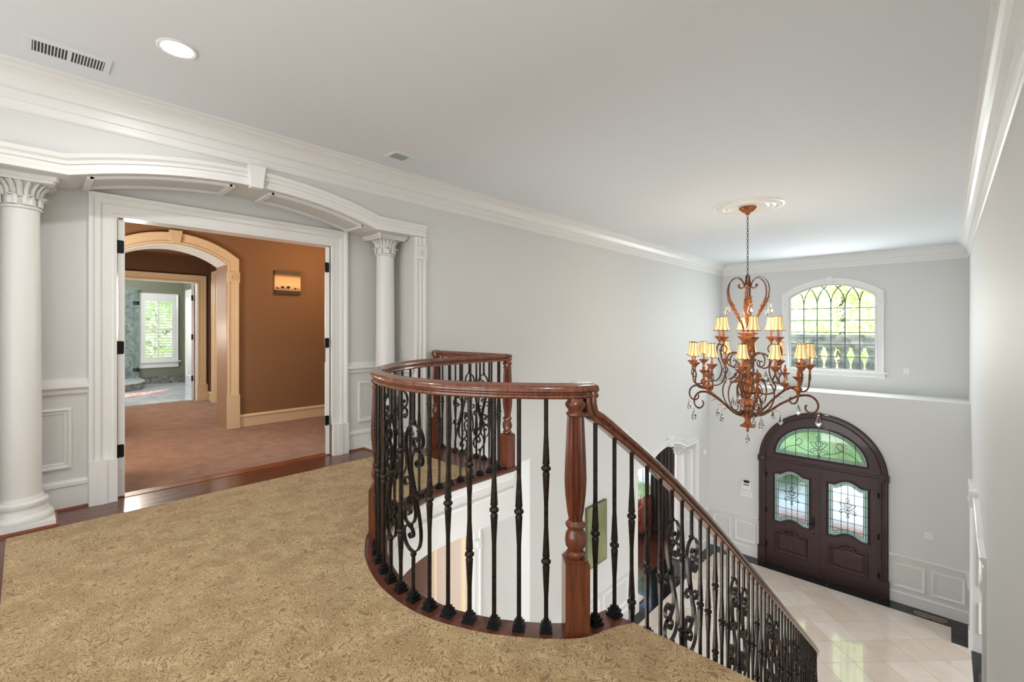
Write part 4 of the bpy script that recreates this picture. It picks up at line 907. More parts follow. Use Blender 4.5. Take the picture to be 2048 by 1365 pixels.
# heart-shaped cage of five straps
heart = [(.05, 1.27), (.075, 1.36), (.13, 1.47), (.205, 1.60), (.255, 1.71), (.268, 1.80), (.25, 1.89), (.20, 1.95), (.145, 1.97), (.09, 1.945), (.055, 1.895), (.045, 1.86)]
curl = [(.04, 1.86), (.07, 1.835), (.105, 1.83), (.135, 1.85), (.14, 1.87), (.125, 1.875)]
m = MB(); m.lathe([(0, 1.995), (.02, 1.985), (.03, 1.95), (.04, 1.90), (.055, 1.885), (.055, 1.865), (.03, 1.85), (.02, 1.81), (.006, 1.785), (0, 1.78)], n=16); m.tube([(0, 0, 1.8), (0, 0, 1.2)], .012, 8); chb(m, 'cage_finial', DBRONZE)
strap = [(-.012, -.003), (.012, -.003), (.012, .003), (-.012, .003)]
for k in range(6):
    ph = radians(16.3-85+60*k); c = crom([(r*1.14, z_, 0) for r, z_ in heart], 3)
    m = MB(); m.sweep(rad([(v.x, v.y) for v in c], ph), strap, side=(-sin(ph), cos(ph), 0)); m.tube(rad(curl, ph), [.008, .008, .007, .007, .012, .012], 6); chb(m, 'cage_strap', DBRONZE)
    m = MB()      # gilt serrated leaf clasping the lower strap
    lf = [(heart[i][0]*1.14, heart[i][1]) for i in range(1, 5)]; c = crom([(r, z_, 0) for r, z_ in lf], 5); nn = len(c)
    for i in range(nn-1):
        a, b = c[i], c[i+1]; w = .034*sin(pi*(i+1)/(nn+1))+.010+(.012 if i % 2 else 0)
        d_ = Vector((b.x-a.x, b.y-a.y)).normalized()
        for sg in (-1, 1):
            P0 = Vector((a.x*cos(ph), a.x*sin(ph), a.y)); P1 = Vector((b.x*cos(ph), b.x*sin(ph), b.y)); sv = Vector((-sin(ph), cos(ph), 0))*sg
            ov = Vector((cos(ph), sin(ph), 0))*.012
            m.add([P0+ov, P1+ov, P1+sv*w+ov*1.8+Vector((0, 0, .012)), P0+sv*w*.4], [(0, 1, 2, 3)])
    tip = crom([(.20, 1.60, 0), (.25, 1.64, 0), (.30, 1.66, 0), (.33, 1.64, 0)], 3); m.tube(rad([(v.x, v.y) for v in tip], ph), [.006-.0005*i for i in range(len(tip))], 5)
    chb(m, 'leaf_spray', GILT)
    drop(.315*cos(ph), .315*sin(ph), 1.63, 1.25)
def lampset(r, ph, zc, name='candle_lamp', parent=None):
    """bobeche cup, candle sleeve and pleated shade at polar position; zc = top of the cup plate"""
    x, y = r*cos(ph), r*sin(ph)
    m = MB(); m.lathe([(0, .004), (.068, .004), (.076, .008), (.074, 0), (.05, -.022), (.028, -.045), (.016, -.06), (.012, -.075), (.018, -.085), (.008, -.1)], (x, y, zc), 32, flute=16, fa=.08); lm = chb(m, name, BRONZE)
    m = MB(); m.lathe([(.019, .002), (.019, .012), (.0135, .016), (.0135, .105)], (x, y, zc), 10); chb(m, 'sleeve', CANDLE, lm)
    zb_, zt_ = zc+.095, zc+.26; n = 8
    prs = [(.088, 0), (.082, .012), (.068, .045), (.058, .085), (.052, .125), (.0505, .158), (.052, .165)]
    m = MB(); seg_ = 6; N = n*seg_; vs = []
    for r_, h in prs:
        for i in range(N):
            f = (i % seg_)/seg_; bulge = 1+.05*sin(pi*f); sc = -.010*(1-abs(2*f-1)) if h < .005 else (.007*(1-abs(2*f-1)) if h > .16 else 0)
            a = 2*pi*i/N+.2; vs.append((x+r_*bulge*cos(a), y+r_*bulge*sin(a), zb_+h+sc))
    m.add(vs, [(j*N+i, j*N+(i+1) % N, (j+1)*N+(i+1) % N, (j+1)*N+i) for j in range(len(prs)-1) for i in range(N)], True); sh = chb(m, 'shade', SHADE, lm)
    m = MB()
    for q in range(n): m.tube([vs[j*N+q*seg_] for j in range(len(prs))], .0036, 4)
    m.tube([vs[i] for i in range(N)], .0036, 4, True); m.tube([vs[(len(prs)-1)*N+i] for i in range(N)], .003, 4, True)
    chb(m, 'braid', BRAID, sh)
A0 = radians(16.3-80)
def r2(pts, ph, n=3, rr=.0125, nm='arm', mt=None, taper=True):
    c = crom([(a, b, 0) for a, b in pts], n); N = len(c)
    m = MB(); m.tube(rad([(v.x, v.y) for v in c], ph), [rr*(1-.35*i/N) if taper else rr for i in range(N)], 7); return chb(m, nm, mt or DBRONZE)
for k in range(6):
    ph = A0+radians(60*k)
    # upper tier
    lampset(.41, ph, 1.19)
    r2([(.41, 1.10), (.405, 1.085), (.38, 1.08), (.355, 1.05), (.36, 1.01), (.39, .99), (.415, 1.005), (.41, 1.025)], ph, rr=.009)
    r2([(.41, 1.10), (.44, 1.07), (.455, 1.0), (.44, .92), (.40, .84), (.375, .76), (.40, .66), (.45, .60), (.54, .575), (.66, .575)], ph, rr=.0125)
    # scrolled bracket from the hub at mid height
    r2([(.05, .90), (.12, .97), (.20, .985), (.27, .955), (.30, .89), (.28, .82), (.22, .795), (.17, .82), (.165, .865), (.19, .885), (.205, .87)], ph, rr=.0115)
    # lower C scrolls
    r2([(.045, .665), (.10, .72), (.15, .725), (.18, .69), (.165, .66), (.14, .665)], ph+.5, rr=.0095)
    r2([(.15, .70), (.22, .64), (.31, .59), (.35, .50), (.345, .40), (.30, .30), (.22, .235), (.15, .225), (.13, .26), (.14, .29)], ph+.08, rr=.0115)
    if k % 2: r2([(.04, .55), (.10, .60), (.17, .56), (.20, .48), (.17, .42), (.12, .43), (.11, .47), (.135, .49)], ph+.55, rr=.009)
    # main lower arm
    r2([(.06, .225), (.13, .19), (.20, .20), (.30, .26), (.42, .35), (.54, .42), (.64, .475), (.74, .50), (.82, .49), (.88, .44), (.895, .37), (.86, .31), (.80, .295), (.755, .32), (.745, .36), (.765, .385)], ph, n=4, rr=.0165)
    # arm end: twin branch carrying two lamps, finial cup between
    x, y = .66*cos(ph), .66*sin(ph)
    m = MB(); m.lathe([(.008, .47), (.02, .485), (.03, .50), (.02, .515), (.032, .54), (.05, .56), (.05, .575), (.03, .59), (.018, .61), (.014, .65), (.02, .665), (.045, .69), (.07, .712), (.074, .72), (.03, .724), (.016, .735), (.026, .755), (.02, .77), (.01, .785), (.014, .795), (.006, .815), (0, .83)], (x, y, 0), 32, flute=16, fa=.08); chb(m, 'finial_cup', BRONZE)
    for sg in (-1, 1):
        rl, pl_ = .75, .195; X, Y = rl*cos(ph)-sg*pl_*sin(ph), rl*sin(ph)+sg*pl_*cos(ph); R2, A2 = math.hypot(X, Y), math.atan2(Y, X)
        lampset(R2, A2, .855)
        def br(a, o, z_): return ((.66+(rl-.66)*a)*cos(ph)-sg*pl_*o*sin(ph), (.66+(rl-.66)*a)*sin(ph)+sg*pl_*o*cos(ph), z_)
        c = crom([br(0, 0, .56), br(.3, .3, .535), (br(.6, .7, .54)), br(.8, .95, .57), br(.9, 1.02, .63), br(1, .85, .69), br(1, .88, .73), br(1, 1.0, .76)], 3)
        m = MB(); m.tube(c, .011, 7); m.tube(crom([br(1, 1.0, .76), br(1, 1.14, .735), br(1, 1.2, .69), br(1, 1.1, .665), br(1, 1.03, .69)], 3), .0065, 6); chb(m, 'branch', DBRONZE)
    for (r_, z_) in ((.33, .275), (.50, .40)):
        m = MB()
        for j in range(5):
            a = ph; rr = r_-.04+.02*j; zz = z_-.02+.013*j
            for s_ in (-1, 1): m.add([(rr*cos(a), rr*sin(a), zz), ((rr+.025)*cos(a), (rr+.025)*sin(a), zz+.014), ((rr+.03)*cos(a+s_*.022/r_), (rr+.03)*sin(a+s_*.022/r_), zz+.026)], [(0, 1, 2)])
        m.tube([((r_+.02)*cos(ph), (r_+.02)*sin(ph), z_+.01), ((r_+.05)*cos(ph), (r_+.05)*sin(ph), z_-.005), ((r_+.09)*cos(ph), (r_+.09)*sin(ph), z_-.01), ((r_+.12)*cos(ph), (r_+.12)*sin(ph), z_-.03)], [.005, .004, .003, .002], 5); chb(m, 'leaf_spray', GILT)
    drop(.90*cos(ph), .90*sin(ph), .30, 1.35); drop(.44*cos(ph), .44*sin(ph), .23, 1.1); drop(.50*cos(ph+.35), .50*sin(ph+.35), .74, 1.0); drop(.2*cos(ph+.5), .2*sin(ph+.5), .42, 1.1)
drop(0, 0, -.055, 1.3)
lamp('chandelier_glow', 'POINT', (CHX, CHY, 1.55), 20, (1, .82, .62), .35); lamp('chandelier_glow_low', 'POINT', (CHX, CHY, .98), 10, (1, .8, .58), .5)
# ================================================================== PAINTING, CURTAIN, CHAIR (lower level)
t = thing('painting', (WL, 6.38, -2.52), 'tall plain olive green canvas on the lower left wall behind the balusters', 'painting')
m = MB(); m.box(WL, WL+.04, 6.10, 6.65, -2.52, -1.55); m.build('canvas', mat('olive_canvas', (150, 154, 112), .7, noise=2.5, rgb2=(118, 124, 84), detail=8), t)
m = MB(); m.mould([(6.09, -2.53), (6.66, -2.53), (6.66, -1.54), (6.09, -1.54)], [(0, 0), (0, .044), (.008, .044), (.008, 0)], mp_X(WL), True); m.build('edge_frame', mat('dark_olive_edge', (78, 82, 60), .6), t)
CUR = mat('charcoal_taupe_curtain', (92, 84, 80), .8, noise=70, rgb2=(74, 68, 66))
def curtain(x0, x1, y, z0, z1, label, folds=7):
    m = MB(); n = folds*8; vs = []
    for j in range(13):
        f = j/12; z_ = z1+(z0-z1)*f
        for i in range(n+1):
            a = 2*pi*i/8; vs.append((x0+(x1-x0)*i/n+.012*sin(a*.5+f*3), y+.05*cos(a)*(.8+.2*sin(i))-.02*f*sin(i*.7), z_))
    m.add(vs, [(j*(n+1)+i, j*(n+1)+i+1, (j+1)*(n+1)+i+1, (j+1)*(n+1)+i) for j in range(12) for i in range(n)], True)
    t_ = thing('curtain', ((x0+x1)/2, y, z0), label, 'curtain'); m.build('drape', CUR, t_)
    m = MB(); m.tube([(x0-.1, y, z1+.03), (x1+.1, y, z1+.03)], .014, 8); m.build('rod', BLACKM, t_)
curtain(-5.62, -4.95, 11.22, ZF+.01, -.95, 'floor-length dark taupe curtain right of the lower window, behind the column')
curtain(-7.75, -7.1, 11.22, ZF+.01, -.95, 'floor-length dark taupe curtain on the far left of the lower window')
t = thing('window_2', (-6.2, YL, -3.3), 'tall white gridded window of the lower left room', 'window', kind=ST)
m = MB(); m.mould([(-7.1, -3.3), (-7.1, -1.55), (-5.35, -1.55), (-5.35, -3.3)], [(0, 0), (0, .03), (.08, .035), (.1, 0)], mp_Y(YL)); m.box(-7.2, -5.25, YL-.06, YL+.03, -3.34, -3.3); m.build('casing', TRIM, t)
m = MB(); m.mould([(-7.1, -3.3), (-5.35, -3.3), (-5.35, -1.55), (-7.1, -1.55)], [(0, -.07), (.04, -.07), (.04, -.03), (0, -.03)], mp_Y(YL), True); m.box(-6.25, -6.2, YL+.03, YL+.07, -3.3, -1.55); m.build('sash', TRIM, t)
for i in range(6):
    x = -7.06+.28*i
    for j in range(4): m = MB(); m.box(x+.008, x+.272, YL+.048, YL+.052, -3.26+.42*j+.008, -3.26+.42*(j+1)-.008); m.build('pane', GLASS, t)
m = MB()
for i in range(1, 6): m.box(-7.06+.28*i-.008, -7.06+.28*i+.008, YL+.035, YL+.06, -3.27, -1.58)
for j in range(1, 4): m.box(-7.07, -5.38, YL+.035, YL+.06, -3.26+.42*j-.008, -3.26+.42*j+.008)
m.build('glazing_bars', TRIM, t)
# leather club chair
LEA = mat('russet_leather', (150, 74, 48), .38, noise=9, rgb2=(112, 48, 32), bump=(40, .1, .003), coat=.2)
t = thing('leather_armchair', (-5.80, 10.72, ZF), 'russet leather club armchair with a curved buttoned back beside the lower window', 'armchair')
M_ = Matrix.Translation((-5.80, 10.72, ZF)) @ Matrix.Rotation(radians(-65), 4, 'Z')
def shell(r0, r1, a0, a1, zfun, z0, n=22):
    m = MB(); vs = []
    for i in range(n+1):
        a = radians(a0+(a1-a0)*i/n); h = zfun(i/n)
        for (r, z_) in ((r1, z0), (r1+.02, h-.08), (r1, h-.02), ((r0+r1)/2, h), (r0, h-.03), (r0-.01, h-.1), (r0, z0)): vs.append((r*cos(a), r*sin(a), z_))
    k = 7; m.add(vs, [(i*k+j, i*k+j+1, (i+1)*k+j+1, (i+1)*k+j) for i in range(n) for j in range(k-1)], True); m.add(vs[:k], [tuple(range(k))]); m.add(vs[-k:], [tuple(range(k))]); return m
b = shell(.30, .42, -20, 200, lambda f: .58+.40*max(0, sin(pi*f))**1.5, .17); b.xf(M_).build('back', LEA, t)
for s_ in (-1, 1):
    m = MB(); m.prism([(-.12, .17), (.0, .17), (.01, .5), (.0, .58), (-.06, .61), (-.12, .58), (-.13, .5)], lambda u, v, b, s_=s_: (s_*(.41+u*.9), b, v), -.42, .1, True); m.xf(M_).build('arm', LEA, t)
m = MB(); m.prism([(-.29, -.40), (.29, -.40), (.30, .12), (.18, .26), (-.18, .26), (-.30, .12)], mp_Z(0), .30, .45); m.xf(M_).build('seat_cushion', LEA, t)
m = MB(); m.prism([(-.36, -.38), (.36, -.38), (.36, .1), (.2, .3), (-.2, .3), (-.36, .1)], mp_Z(0), .16, .30); m.xf(M_).build('seat_frame', LEA, t)
m = MB()
for i in range(7):
    a = radians(30+20*i); m.tube([((.298)*cos(a), .298*sin(a), .48), (.286*cos(a), .286*sin(a), .70), (.298*cos(a), .298*sin(a), .86)], .006, 5)
m.xf(M_).build('back_piping', LEA, t)
for x, y in ((-.33, -.34), (.33, -.34), (-.25, .25), (.25, .25)): m = MB(); m.lathe([(.013, 0), (.024, .17)], (x, y, 0), 10); m.xf(M_).build('leg', BLACKM, t)
# small round reddish bench just seen through the balusters on the foyer floor
# ================================================================== BEDROOM SUITE
xb0, xb1 = NB-.15, -6.75
m = MB(); m.box(-10.0, xb0, -2, 5.2, -.06, -.001); 
m = MB(); m.prism([(xb0-.001, -2), (xb0-.001, .485), (xb0+.04, .485), (xb0+.04, 2.165), (xb0-.001, 2.165), (xb0-.001, 5.2), (-9.95, 5.2), (-9.95, -2)][::-1], mp_Z(0), -.05, .008)
sd('floor_bedroom', m, BCARPET, 'brown textured carpet running through the bedroom beyond the double doorway', 'floor')
m = MB(); m.box(-9.95, xb0, -2, 5.2, 2.6, 2.66); sd('ceiling_bedroom', m, BROWNW, 'brown painted bedroom ceiling', 'ceiling')
m = MB(); m.box(xb0-.01, xb0, -2, .46, 0, 2.6); m.box(xb0-.01, xb0, 2.19, 5.2, 0, 2.6); m.box(xb0-.01, xb0, .46, 2.19, 2.17, 2.6); m.box(-10, xb0, -2.1, -2, -.05, 2.66); m.box(-7.2, xb0, 5.2, 5.3, -.05, 2.66)
sd('wall_bedroom_front', m, BROWNW, 'brown bedroom wall on the inside of the double doorway', 'wall')
ya, yb = .69, 1.80
m = MB(); P = [(-2, 0), (-2, 2.6), (5.2, 2.6), (5.2, 0), (yb, 0), (yb, 2.14)] + seg(ya, yb, 2.14, .185, 16)[::-1][1:-1] + [(ya, 2.14), (ya, 0)]
m.prism(P, mp_X(xb1, -1), 0, .45); sd('wall_bedroom', m, BROWNW, 'ochre brown bedroom wall with an arched opening and a small picture', 'wall')
ar = thing('trim_11', (xb1, 1.24, 0), 'cream fluted arch casing with keystone on the brown bedroom wall', 'arch trim', kind=ST)
AP = [(0, 0), (0, .03), (.018, .034), (.03, .024), (.06, .024), (.068, .034), (.09, .034), (.1, .044), (.125, .046), (.13, 0)]
sgm = seg(ya, yb, 2.14, .185, 20)
m = MB(); m.mould([(ya, 0), (ya, 2.14)]+sgm[1:-1]+[(yb, 2.14), (yb, 0)], AP, mp_X(xb1)); m.build('casing', CREAM, ar)
m = MB(); m.prism([(1.205, 2.325), (1.285, 2.325), (1.31, 2.475), (1.18, 2.475)], mp_X(xb1), 0, .075); m.build('keystone', CREAM, ar)
for u in (ya-.065, yb+.065):
    m = MB(); rosette(m, mp_X(xb1), u, 1.968, .14, .13); m.build('rosette_block', CREAM, ar)
    m = MB(); m.prism([(u-.07, 0), (u+.07, 0), (u+.07, .44), (u-.07, .44)], mp_X(xb1), 0, .052); m.build('plinth_block', CREAM, ar)
m = MB(); V = [(x, y, z_-.004) for (y, z_) in sgm for x in (xb1, xb1-.45)]; V += [(x, y, z_-.012) for (x, y, z_) in V]
n = len(sgm); m.add(V, [(2*i, 2*i+1, 2*i+3, 2*i+2) for i in range(n-1)]+[(2*n+2*i, 2*n+2*i+1, 2*n+2*i+3, 2*n+2*i+2) for i in range(n-1)]+[(2*i, 2*i+2, 2*n+2*i+2, 2*n+2*i) for i in range(n-1)]); m.build('soffit', TRIM, ar)
m = MB()
for r0, r1 in ((2, 9), (11, 18)):
    q = sgm[r0:r1+1]; V = [(x, y, z_-.0135) for (y, z_) in q for x in (xb1-.13, xb1-.32)]; m.add(V, [(2*i, 2*i+1, 2*i+3, 2*i+2) for i in range(len(q)-1)])
m.build('soffit_grille', mat('grey_grille', (110, 104, 100), .5), ar)
m = MB(); m.box(xb1-.451, xb1, yb-.006, yb, 0, 2.14); m.box(xb1-.451, xb1, ya, ya+.006, 0, 2.14); m.build('reveal', mat('taupe_reveal', (170, 140, 112), .5), ar)
BB = [(0, 0), (.018, 0), (.018, .125), (.026, .132), (.03, .15), (.02, .165), (.0, .17)]
m = MB(); m.mould([(xb1, 5.2), (xb1, yb+.13)], BB, mp_Z(0)); m.mould([(xb1, ya-.13), (xb1, -2)], BB, mp_Z(0)); sd('baseboard_bedroom', m, CREAM, 'cream baseboard along the ochre bedroom wall', 'baseboard')
# picture
t = thing('elephant_picture', (xb1, 2.545, 1.78), 'small canvas of elephants walking at sunset on the ochre bedroom wall', 'picture')
pm = bpy.data.materials.new('sunset_print'); pm.use_nodes = True; nn = pm.node_tree.nodes; LL = pm.node_tree.links
g = nn.new('ShaderNodeNewGeometry'); sp_ = nn.new('ShaderNodeSeparateXYZ'); mr = nn.new('ShaderNodeMapRange'); cr = nn.new('ShaderNodeValToRGB'); tc = nn.new('ShaderNodeTexCoord')
LL.new(tc.outputs['Generated'], sp_.inputs[0]); LL.new(sp_.outputs[2], cr.inputs[0]); LL.new(cr.outputs[0], nn['Principled BSDF'].inputs['Base Color'])
el = cr.color_ramp.elements; el[0].position = 0; el[0].color = lin((60, 40, 30)); el[1].position = 1; el[1].color = lin((52, 34, 24))
for p_, c_ in ((.10, (70, 46, 34)), (.17, (84, 56, 38)), (.19, (226, 190, 140)), (.45, (250, 226, 176)), (.72, (236, 196, 140)), (.80, (150, 104, 66)), (.86, (58, 38, 26))): e_ = el.new(p_); e_.color = lin(c_)
m = MB(); m.box(xb1, xb1+.035, 2.372, 2.714, 1.78, 2.108); m.build('canvas', pm, t)
EL = [(0, 0), (.006, 0), (.007, .016), (.018, .017), (.019, 0), (.026, 0), (.028, .02), (.03, .026), (.036, .022), (.038, .008), (.041, .008), (.041, .026), (.036, .038), (.028, .042), (.014, .043), (.003, .038), (-.003, .028), (-.002, .014)]
m = MB()
for y, k in ((2.385, .7), (2.415, .45), (2.45, 1.1), (2.495, .4), (2.525, 1.2), (2.60, .4), (2.63, .8), (2.675, .5)): m.prism([(y+a*k, 1.846+b*k) for a, b in EL], mp_X(xb1+.035), 0, .0008)
m.build('elephant_silhouettes', mat('silhouette_ink', (30, 22, 18), .8), t)
# hall beyond the arch and the bathroom doorway
m = MB(); m.box(-9.8, xb1-.45, 2.3, 2.42, 0, 2.6); m.box(-9.8, xb1-.45, .0, .12, 0, 2.6)
P = [(.1, 0), (.1, 2.6), (2.35, 2.6), (2.35, 0), (2.144, 0), (2.144, 2.13), (.9, 2.13), (.9, 0)]; m.prism(P, mp_X(-9.8, -1), 0, .14)
sd('wall_bedroom_hall', m, BROWND, 'dark brown walls of the small hall beyond the bedroom arch', 'wall')
d3 = thing('door_3', (-9.8, 1.5, 0), 'cream cased doorway at the end of the brown hall, open to the bathroom', 'doorway', kind=ST)
m = MB(); m.mould([(.9, 0), (.9, 2.13), (2.144, 2.13), (2.144, 0)], AP, mp_X(-9.8)); m.prism([(2.13, 0), (2.29, 0), (2.29, .3), (2.13, .3)], mp_X(-9.8), 0, .05); m.build('casing', CREAM, d3)
m = MB(); m.box(-9.95, -9.8, 2.135, 2.15, 0, 2.14); m.box(-9.95, -9.8, .9, 2.15, 2.12, 2.135); m.build('jamb', TRIM, d3)
m = MB(); m.box(0, .76, -.02, .02, .012, 2.115); m.xf(Matrix.Translation((-9.96, 2.105, 0)) @ Matrix.Rotation(radians(150), 4, 'Z')); lf = m.build('leaf', TRIM, d3)
for z_ in (1.86, 1.15, .40): h = MB(); hinge(h, -9.958, 2.108, z_); h.build('hinge', BLACKM, lf)
d4 = thing('door_4', (-8.9, 2.3, 0), 'panelled closet door in the right wall of the brown hall', 'door', kind=ST)
m = MB(); m.mould([(-9.25, 0), (-9.25, 2.17), (-8.3, 2.17), (-8.3, 0)], AP, mp_Y(2.3)); m.build('casing', CREAM, d4)
m = MB(); m.prism([(-9.25, 0), (-8.3, 0), (-8.3, 2.17), (-9.25, 2.17)], mp_Y(2.3), 0, .012); m.mould([(-9.12, 1.0), (-8.43, 1.0), (-8.43, 2.0), (-9.12, 2.0)], PANEL, mp_Y(2.29), True); m.mould([(-9.12, .2), (-8.43, .2), (-8.43, .85), (-9.12, .85)], PANEL, mp_Y(2.29), True); m.build('leaf', CREAM, d4)
m = MB(); m.mould([(-9.8, 2.3), (-9.38, 2.3)], [(-a, b) for a, b in BB], mp_Z(0)); sd('baseboard_hall', m, CREAM, 'cream baseboard between the bathroom doorway and the closet door', 'baseboard')
# bathroom
m = MB(); m.box(-13.75, -13.6, -.6, 1.90, 0, 2.6); m.box(-13.75, -13.6, 2.50, 2.9, 0, 2.6); m.box(-13.75, -13.6, 1.90, 2.50, 0, .55); m.box(-13.75, -13.6, 1.90, 2.50, 2.05, 2.6)
m.box(-13.6, -9.94, 2.66, 2.8, 0, 2.6); m.box(-13.7, -9.94, -.7, -.6, 0, 2.6); m.box(-9.95, -9.94, -.6, .88, 0, 2.6)
sd('wall_bathroom', m, BGREEN, 'sage green bathroom walls around the shuttered window', 'wall')
m = MB(); m.box(-13.7, -9.9, -.7, 2.8, 2.6, 2.66); sd('ceiling_bathroom', m, CEIL, 'bathroom ceiling', 'ceiling')
m = MB(); m.box(-13.7, -9.951, -.7, 2.8, -.05, .0); fb = sd('floor_bathroom', m, GROUT, 'glossy white marble bathroom floor', 'floor')
for i in range(7):
    for j in range(6):
        x = -13.6+.52*i; y = -.4+.52*j; m = MB(); m.box(x+.0015, x+.5185, y+.0015, min(y+.5185, 2.65), .0, .004); m.build('tile', BTILE, fb)
m = MB(); m.box(-13.6, -13.58, .2, 2.66, .004, .17); m.box(-13.6, -10.9, 2.64, 2.66, .004, .17); sd('baseboard_bathroom', m, GRANITE, 'grey granite base under the bathroom window', 'baseboard')
w3 = thing('window_3', (-13.6, 2.2, .4), 'white plantation-shuttered bathroom window', 'window', kind=ST)
m = MB(); m.mould([(1.90, .52), (1.90, 2.06), (2.50, 2.06), (2.50, .52)], [(0, 0), (0, .03), (.04, .03), (.07, .045), (.085, 0)], mp_X(-13.6)); m.box(-13.62, -13.53, 1.78, 2.62, .50, .53); m.box(-13.6, -13.57, 1.82, 2.58, .38, .50); m.build('casing', TRIM, w3)
fr = [(1.90, .53), (2.50, .53), (2.50, 2.06), (1.90, 2.06)]
m = MB(); m.mould(fr, [(0, -.02), (0, .02), (.045, .02), (.045, -.02)], mp_X(-13.6), True); m.box(-13.612, -13.588, 1.92, 2.48, .55, .63); m.box(-13.612, -13.588, 1.92, 2.48, 1.95, 2.04); m.box(-13.612, -13.588, 1.92, 2.48, 1.25, 1.31); m.build('shutter_frame', TRIM, w3)
m = MB(); m.box(-13.72, -13.715, 1.9, 2.5, .53, 2.06); m.build('pane', GLASS, w3)
m = MB(); m.box(-13.73, -13.70, 2.19, 2.21, .53, 2.06); m.box(-13.73, -13.70, 1.9, 2.5, 1.27, 1.31); m.box(-13.58, -13.57, 2.195, 2.205, .66, 1.24); m.box(-13.58, -13.57, 2.195, 2.205, 1.33, 1.92); m.build('tilt_rod', TRIM, w3)
for z0, z1 in ((.64, 1.24), (1.32, 1.94)):
    n = 9
    for i in range(n):
        zc = z0+(z1-z0)*(i+.5)/n; m = MB(); m.prism([(-.03, .015), (.03, -.009), (.03, -.015), (-.03, .009)], lambda u, v, b: (-13.6+u, b, zc+v), 1.945, 2.455); m.build('louvre', TRIM, w3)
sh = thing('shower', (-12.8, 1.2, 0), 'green marble shower with a curved glass panel and granite curb', 'shower')
m = MB(); m.box(-13.58, -13.5, .0, 1.82, .17, 2.2); m.box(-13.5, -12.4, -.05, .05, .17, 2.2); m.build('marble_wall', MARBG, sh)
c_ = [(-12.9+.8*cos(radians(a)), .92+.8*sin(radians(a))) for a in range(90, -1, -9)]
pth = [(-13.5, 1.72)] + c_ + [(-12.1, .1)]
m = MB(); m.mould(pth, [(0, .17), (0, 2.18), (.01, 2.18), (.01, .17)], mp_Z(0), smooth=True); m.build('glass_panel', SHGLASS, sh)
m = MB(); m.prism([(-13.5, 1.80)] + [(-12.9+.88*cos(radians(a)), .92+.88*sin(radians(a))) for a in range(90, -1, -10)] + [(-12.02, 0), (-13.5, 0)], mp_Z(0), .004, .15); m.build('curb', GRANITE, sh)
m = MB(); m.prism([(-13.5, 1.83)] + [(-12.9+.91*cos(radians(a)), .92+.91*sin(radians(a))) for a in range(90, -1, -10)] + [(-11.99, 0), (-13.5, 0)], mp_Z(0), .15, .175); m.build('curb_cap', mat('pale_granite', (206, 208, 204), .2), sh)
for z_ in (1.85, .42): m = MB(); m.box(-12.66, -12.58, 1.60, 1.70, z_-.04, z_+.04); m.build('glass_clamp', BLACKM, sh)
RUG = mat('red_patterned_rug', (206, 120, 122), .9, noise=24, rgb2=(232, 214, 204), ramp=(.46, .54), scale=(1, 1, 1), dist=.8)
m = MB(); m.prism([(-12.08, 2.22), (-12.0, 1.9), (-11.85, 1.62), (-11.6, .9), (-11.2, 1.3), (-11.32, 1.6)], mp_Z(0), .005, .012); rg = m.build('bath_rug', RUG, label='thin red and cream patterned rug on the bathroom floor by the shower', cat='rug')
t = thing('closet_door', (-12.4, 2.66, 0), 'white panelled closet door on the right wall of the bathroom', 'door')
m = MB(); m.box(-13.0, -11.5, 2.60, 2.64, .0, 2.2); m.build('leaf', TRIM, t)
m = MB(); m.mould([(-12.85, .2), (-11.65, .2), (-11.65, 2.05), (-12.85, 2.05)], PANEL, mp_Y(2.60), True); m.build('panel_moulding', TRIM, t)
t = thing('towel_rail', (-11.0, 2.6, 0), 'chrome framed upright beside the open bathroom door', 'towel rail')
CHR = mat('chrome', (200, 204, 206), .12, 1)
m = MB(); m.tube([(-11.05, 2.56, .25), (-11.05, 2.56, 1.95)], .02, 10); m.build('pole', CHR, t)
m = MB(); m.box(-11.1, -11.0, 2.5, 2.62, .004, .25); m.build('base', CHR, t)
# ================================================================== OUTSIDE
GRASS = mat('lawn', (150, 168, 112), .9, noise=.9, rgb2=(96, 122, 66), detail=8)
m = MB(); m.box(-60, 40, YU+.25, 70, -4.35, -4.25); m.box(-60, -14.5, -30, YU+.25, -4.35, -4.25); m.build('lawn', GRASS, label='green lawn outside the front of the house', cat='lawn', kind=ST)
m = MB(); m.box(-9, 3, 15.2, 20.5, -4.26, -4.2); m.build('driveway', mat('pale_concrete', (205, 208, 210), .9, noise=3, rgb2=(188, 192, 196)), label='pale concrete driveway beyond the brick porch', cat='driveway', kind=ST)
m = MB(); m.box(-9, -3.4, 18.9, 19.2, -4.2, -3.75); m.build('brick_wall', mat('garden_brick', (186, 110, 92), .9, noise=9, rgb2=(158, 88, 72)), label='low red brick garden wall beyond the driveway', cat='wall', kind=ST)
BRK = mat('porch_brick', (178, 112, 90), .8, noise=14, rgb2=(150, 88, 70))
m = MB(); m.box(-4.2, .4, YU+.02, 15.2, -4.2, -3.96); pb = m.build('porch_floor', mat('mortar', (170, 150, 136), .9), label='brick porch floor outside the front door', cat='porch', kind=ST)
for i in range(22):
    for j in range(12):
        x = -4.15+.205*i+(.1 if j % 2 else 0); y = YU+.05+.24*j; m = MB(); m.box(x, x+.195, y, y+.23, -3.97, -3.94); m.build('brick', BRK, pb)
STONE = mat('weathered_stone', (232, 224, 210), .9, noise=5, rgb2=(150, 146, 140), ramp=(.35, .6), detail=10, bump=(30, .3, .01))
sb = thing('stone_balustrade', (-1.9, 13.35, .1), 'weathered stone balustrade outside the arched upper window', 'balustrade')
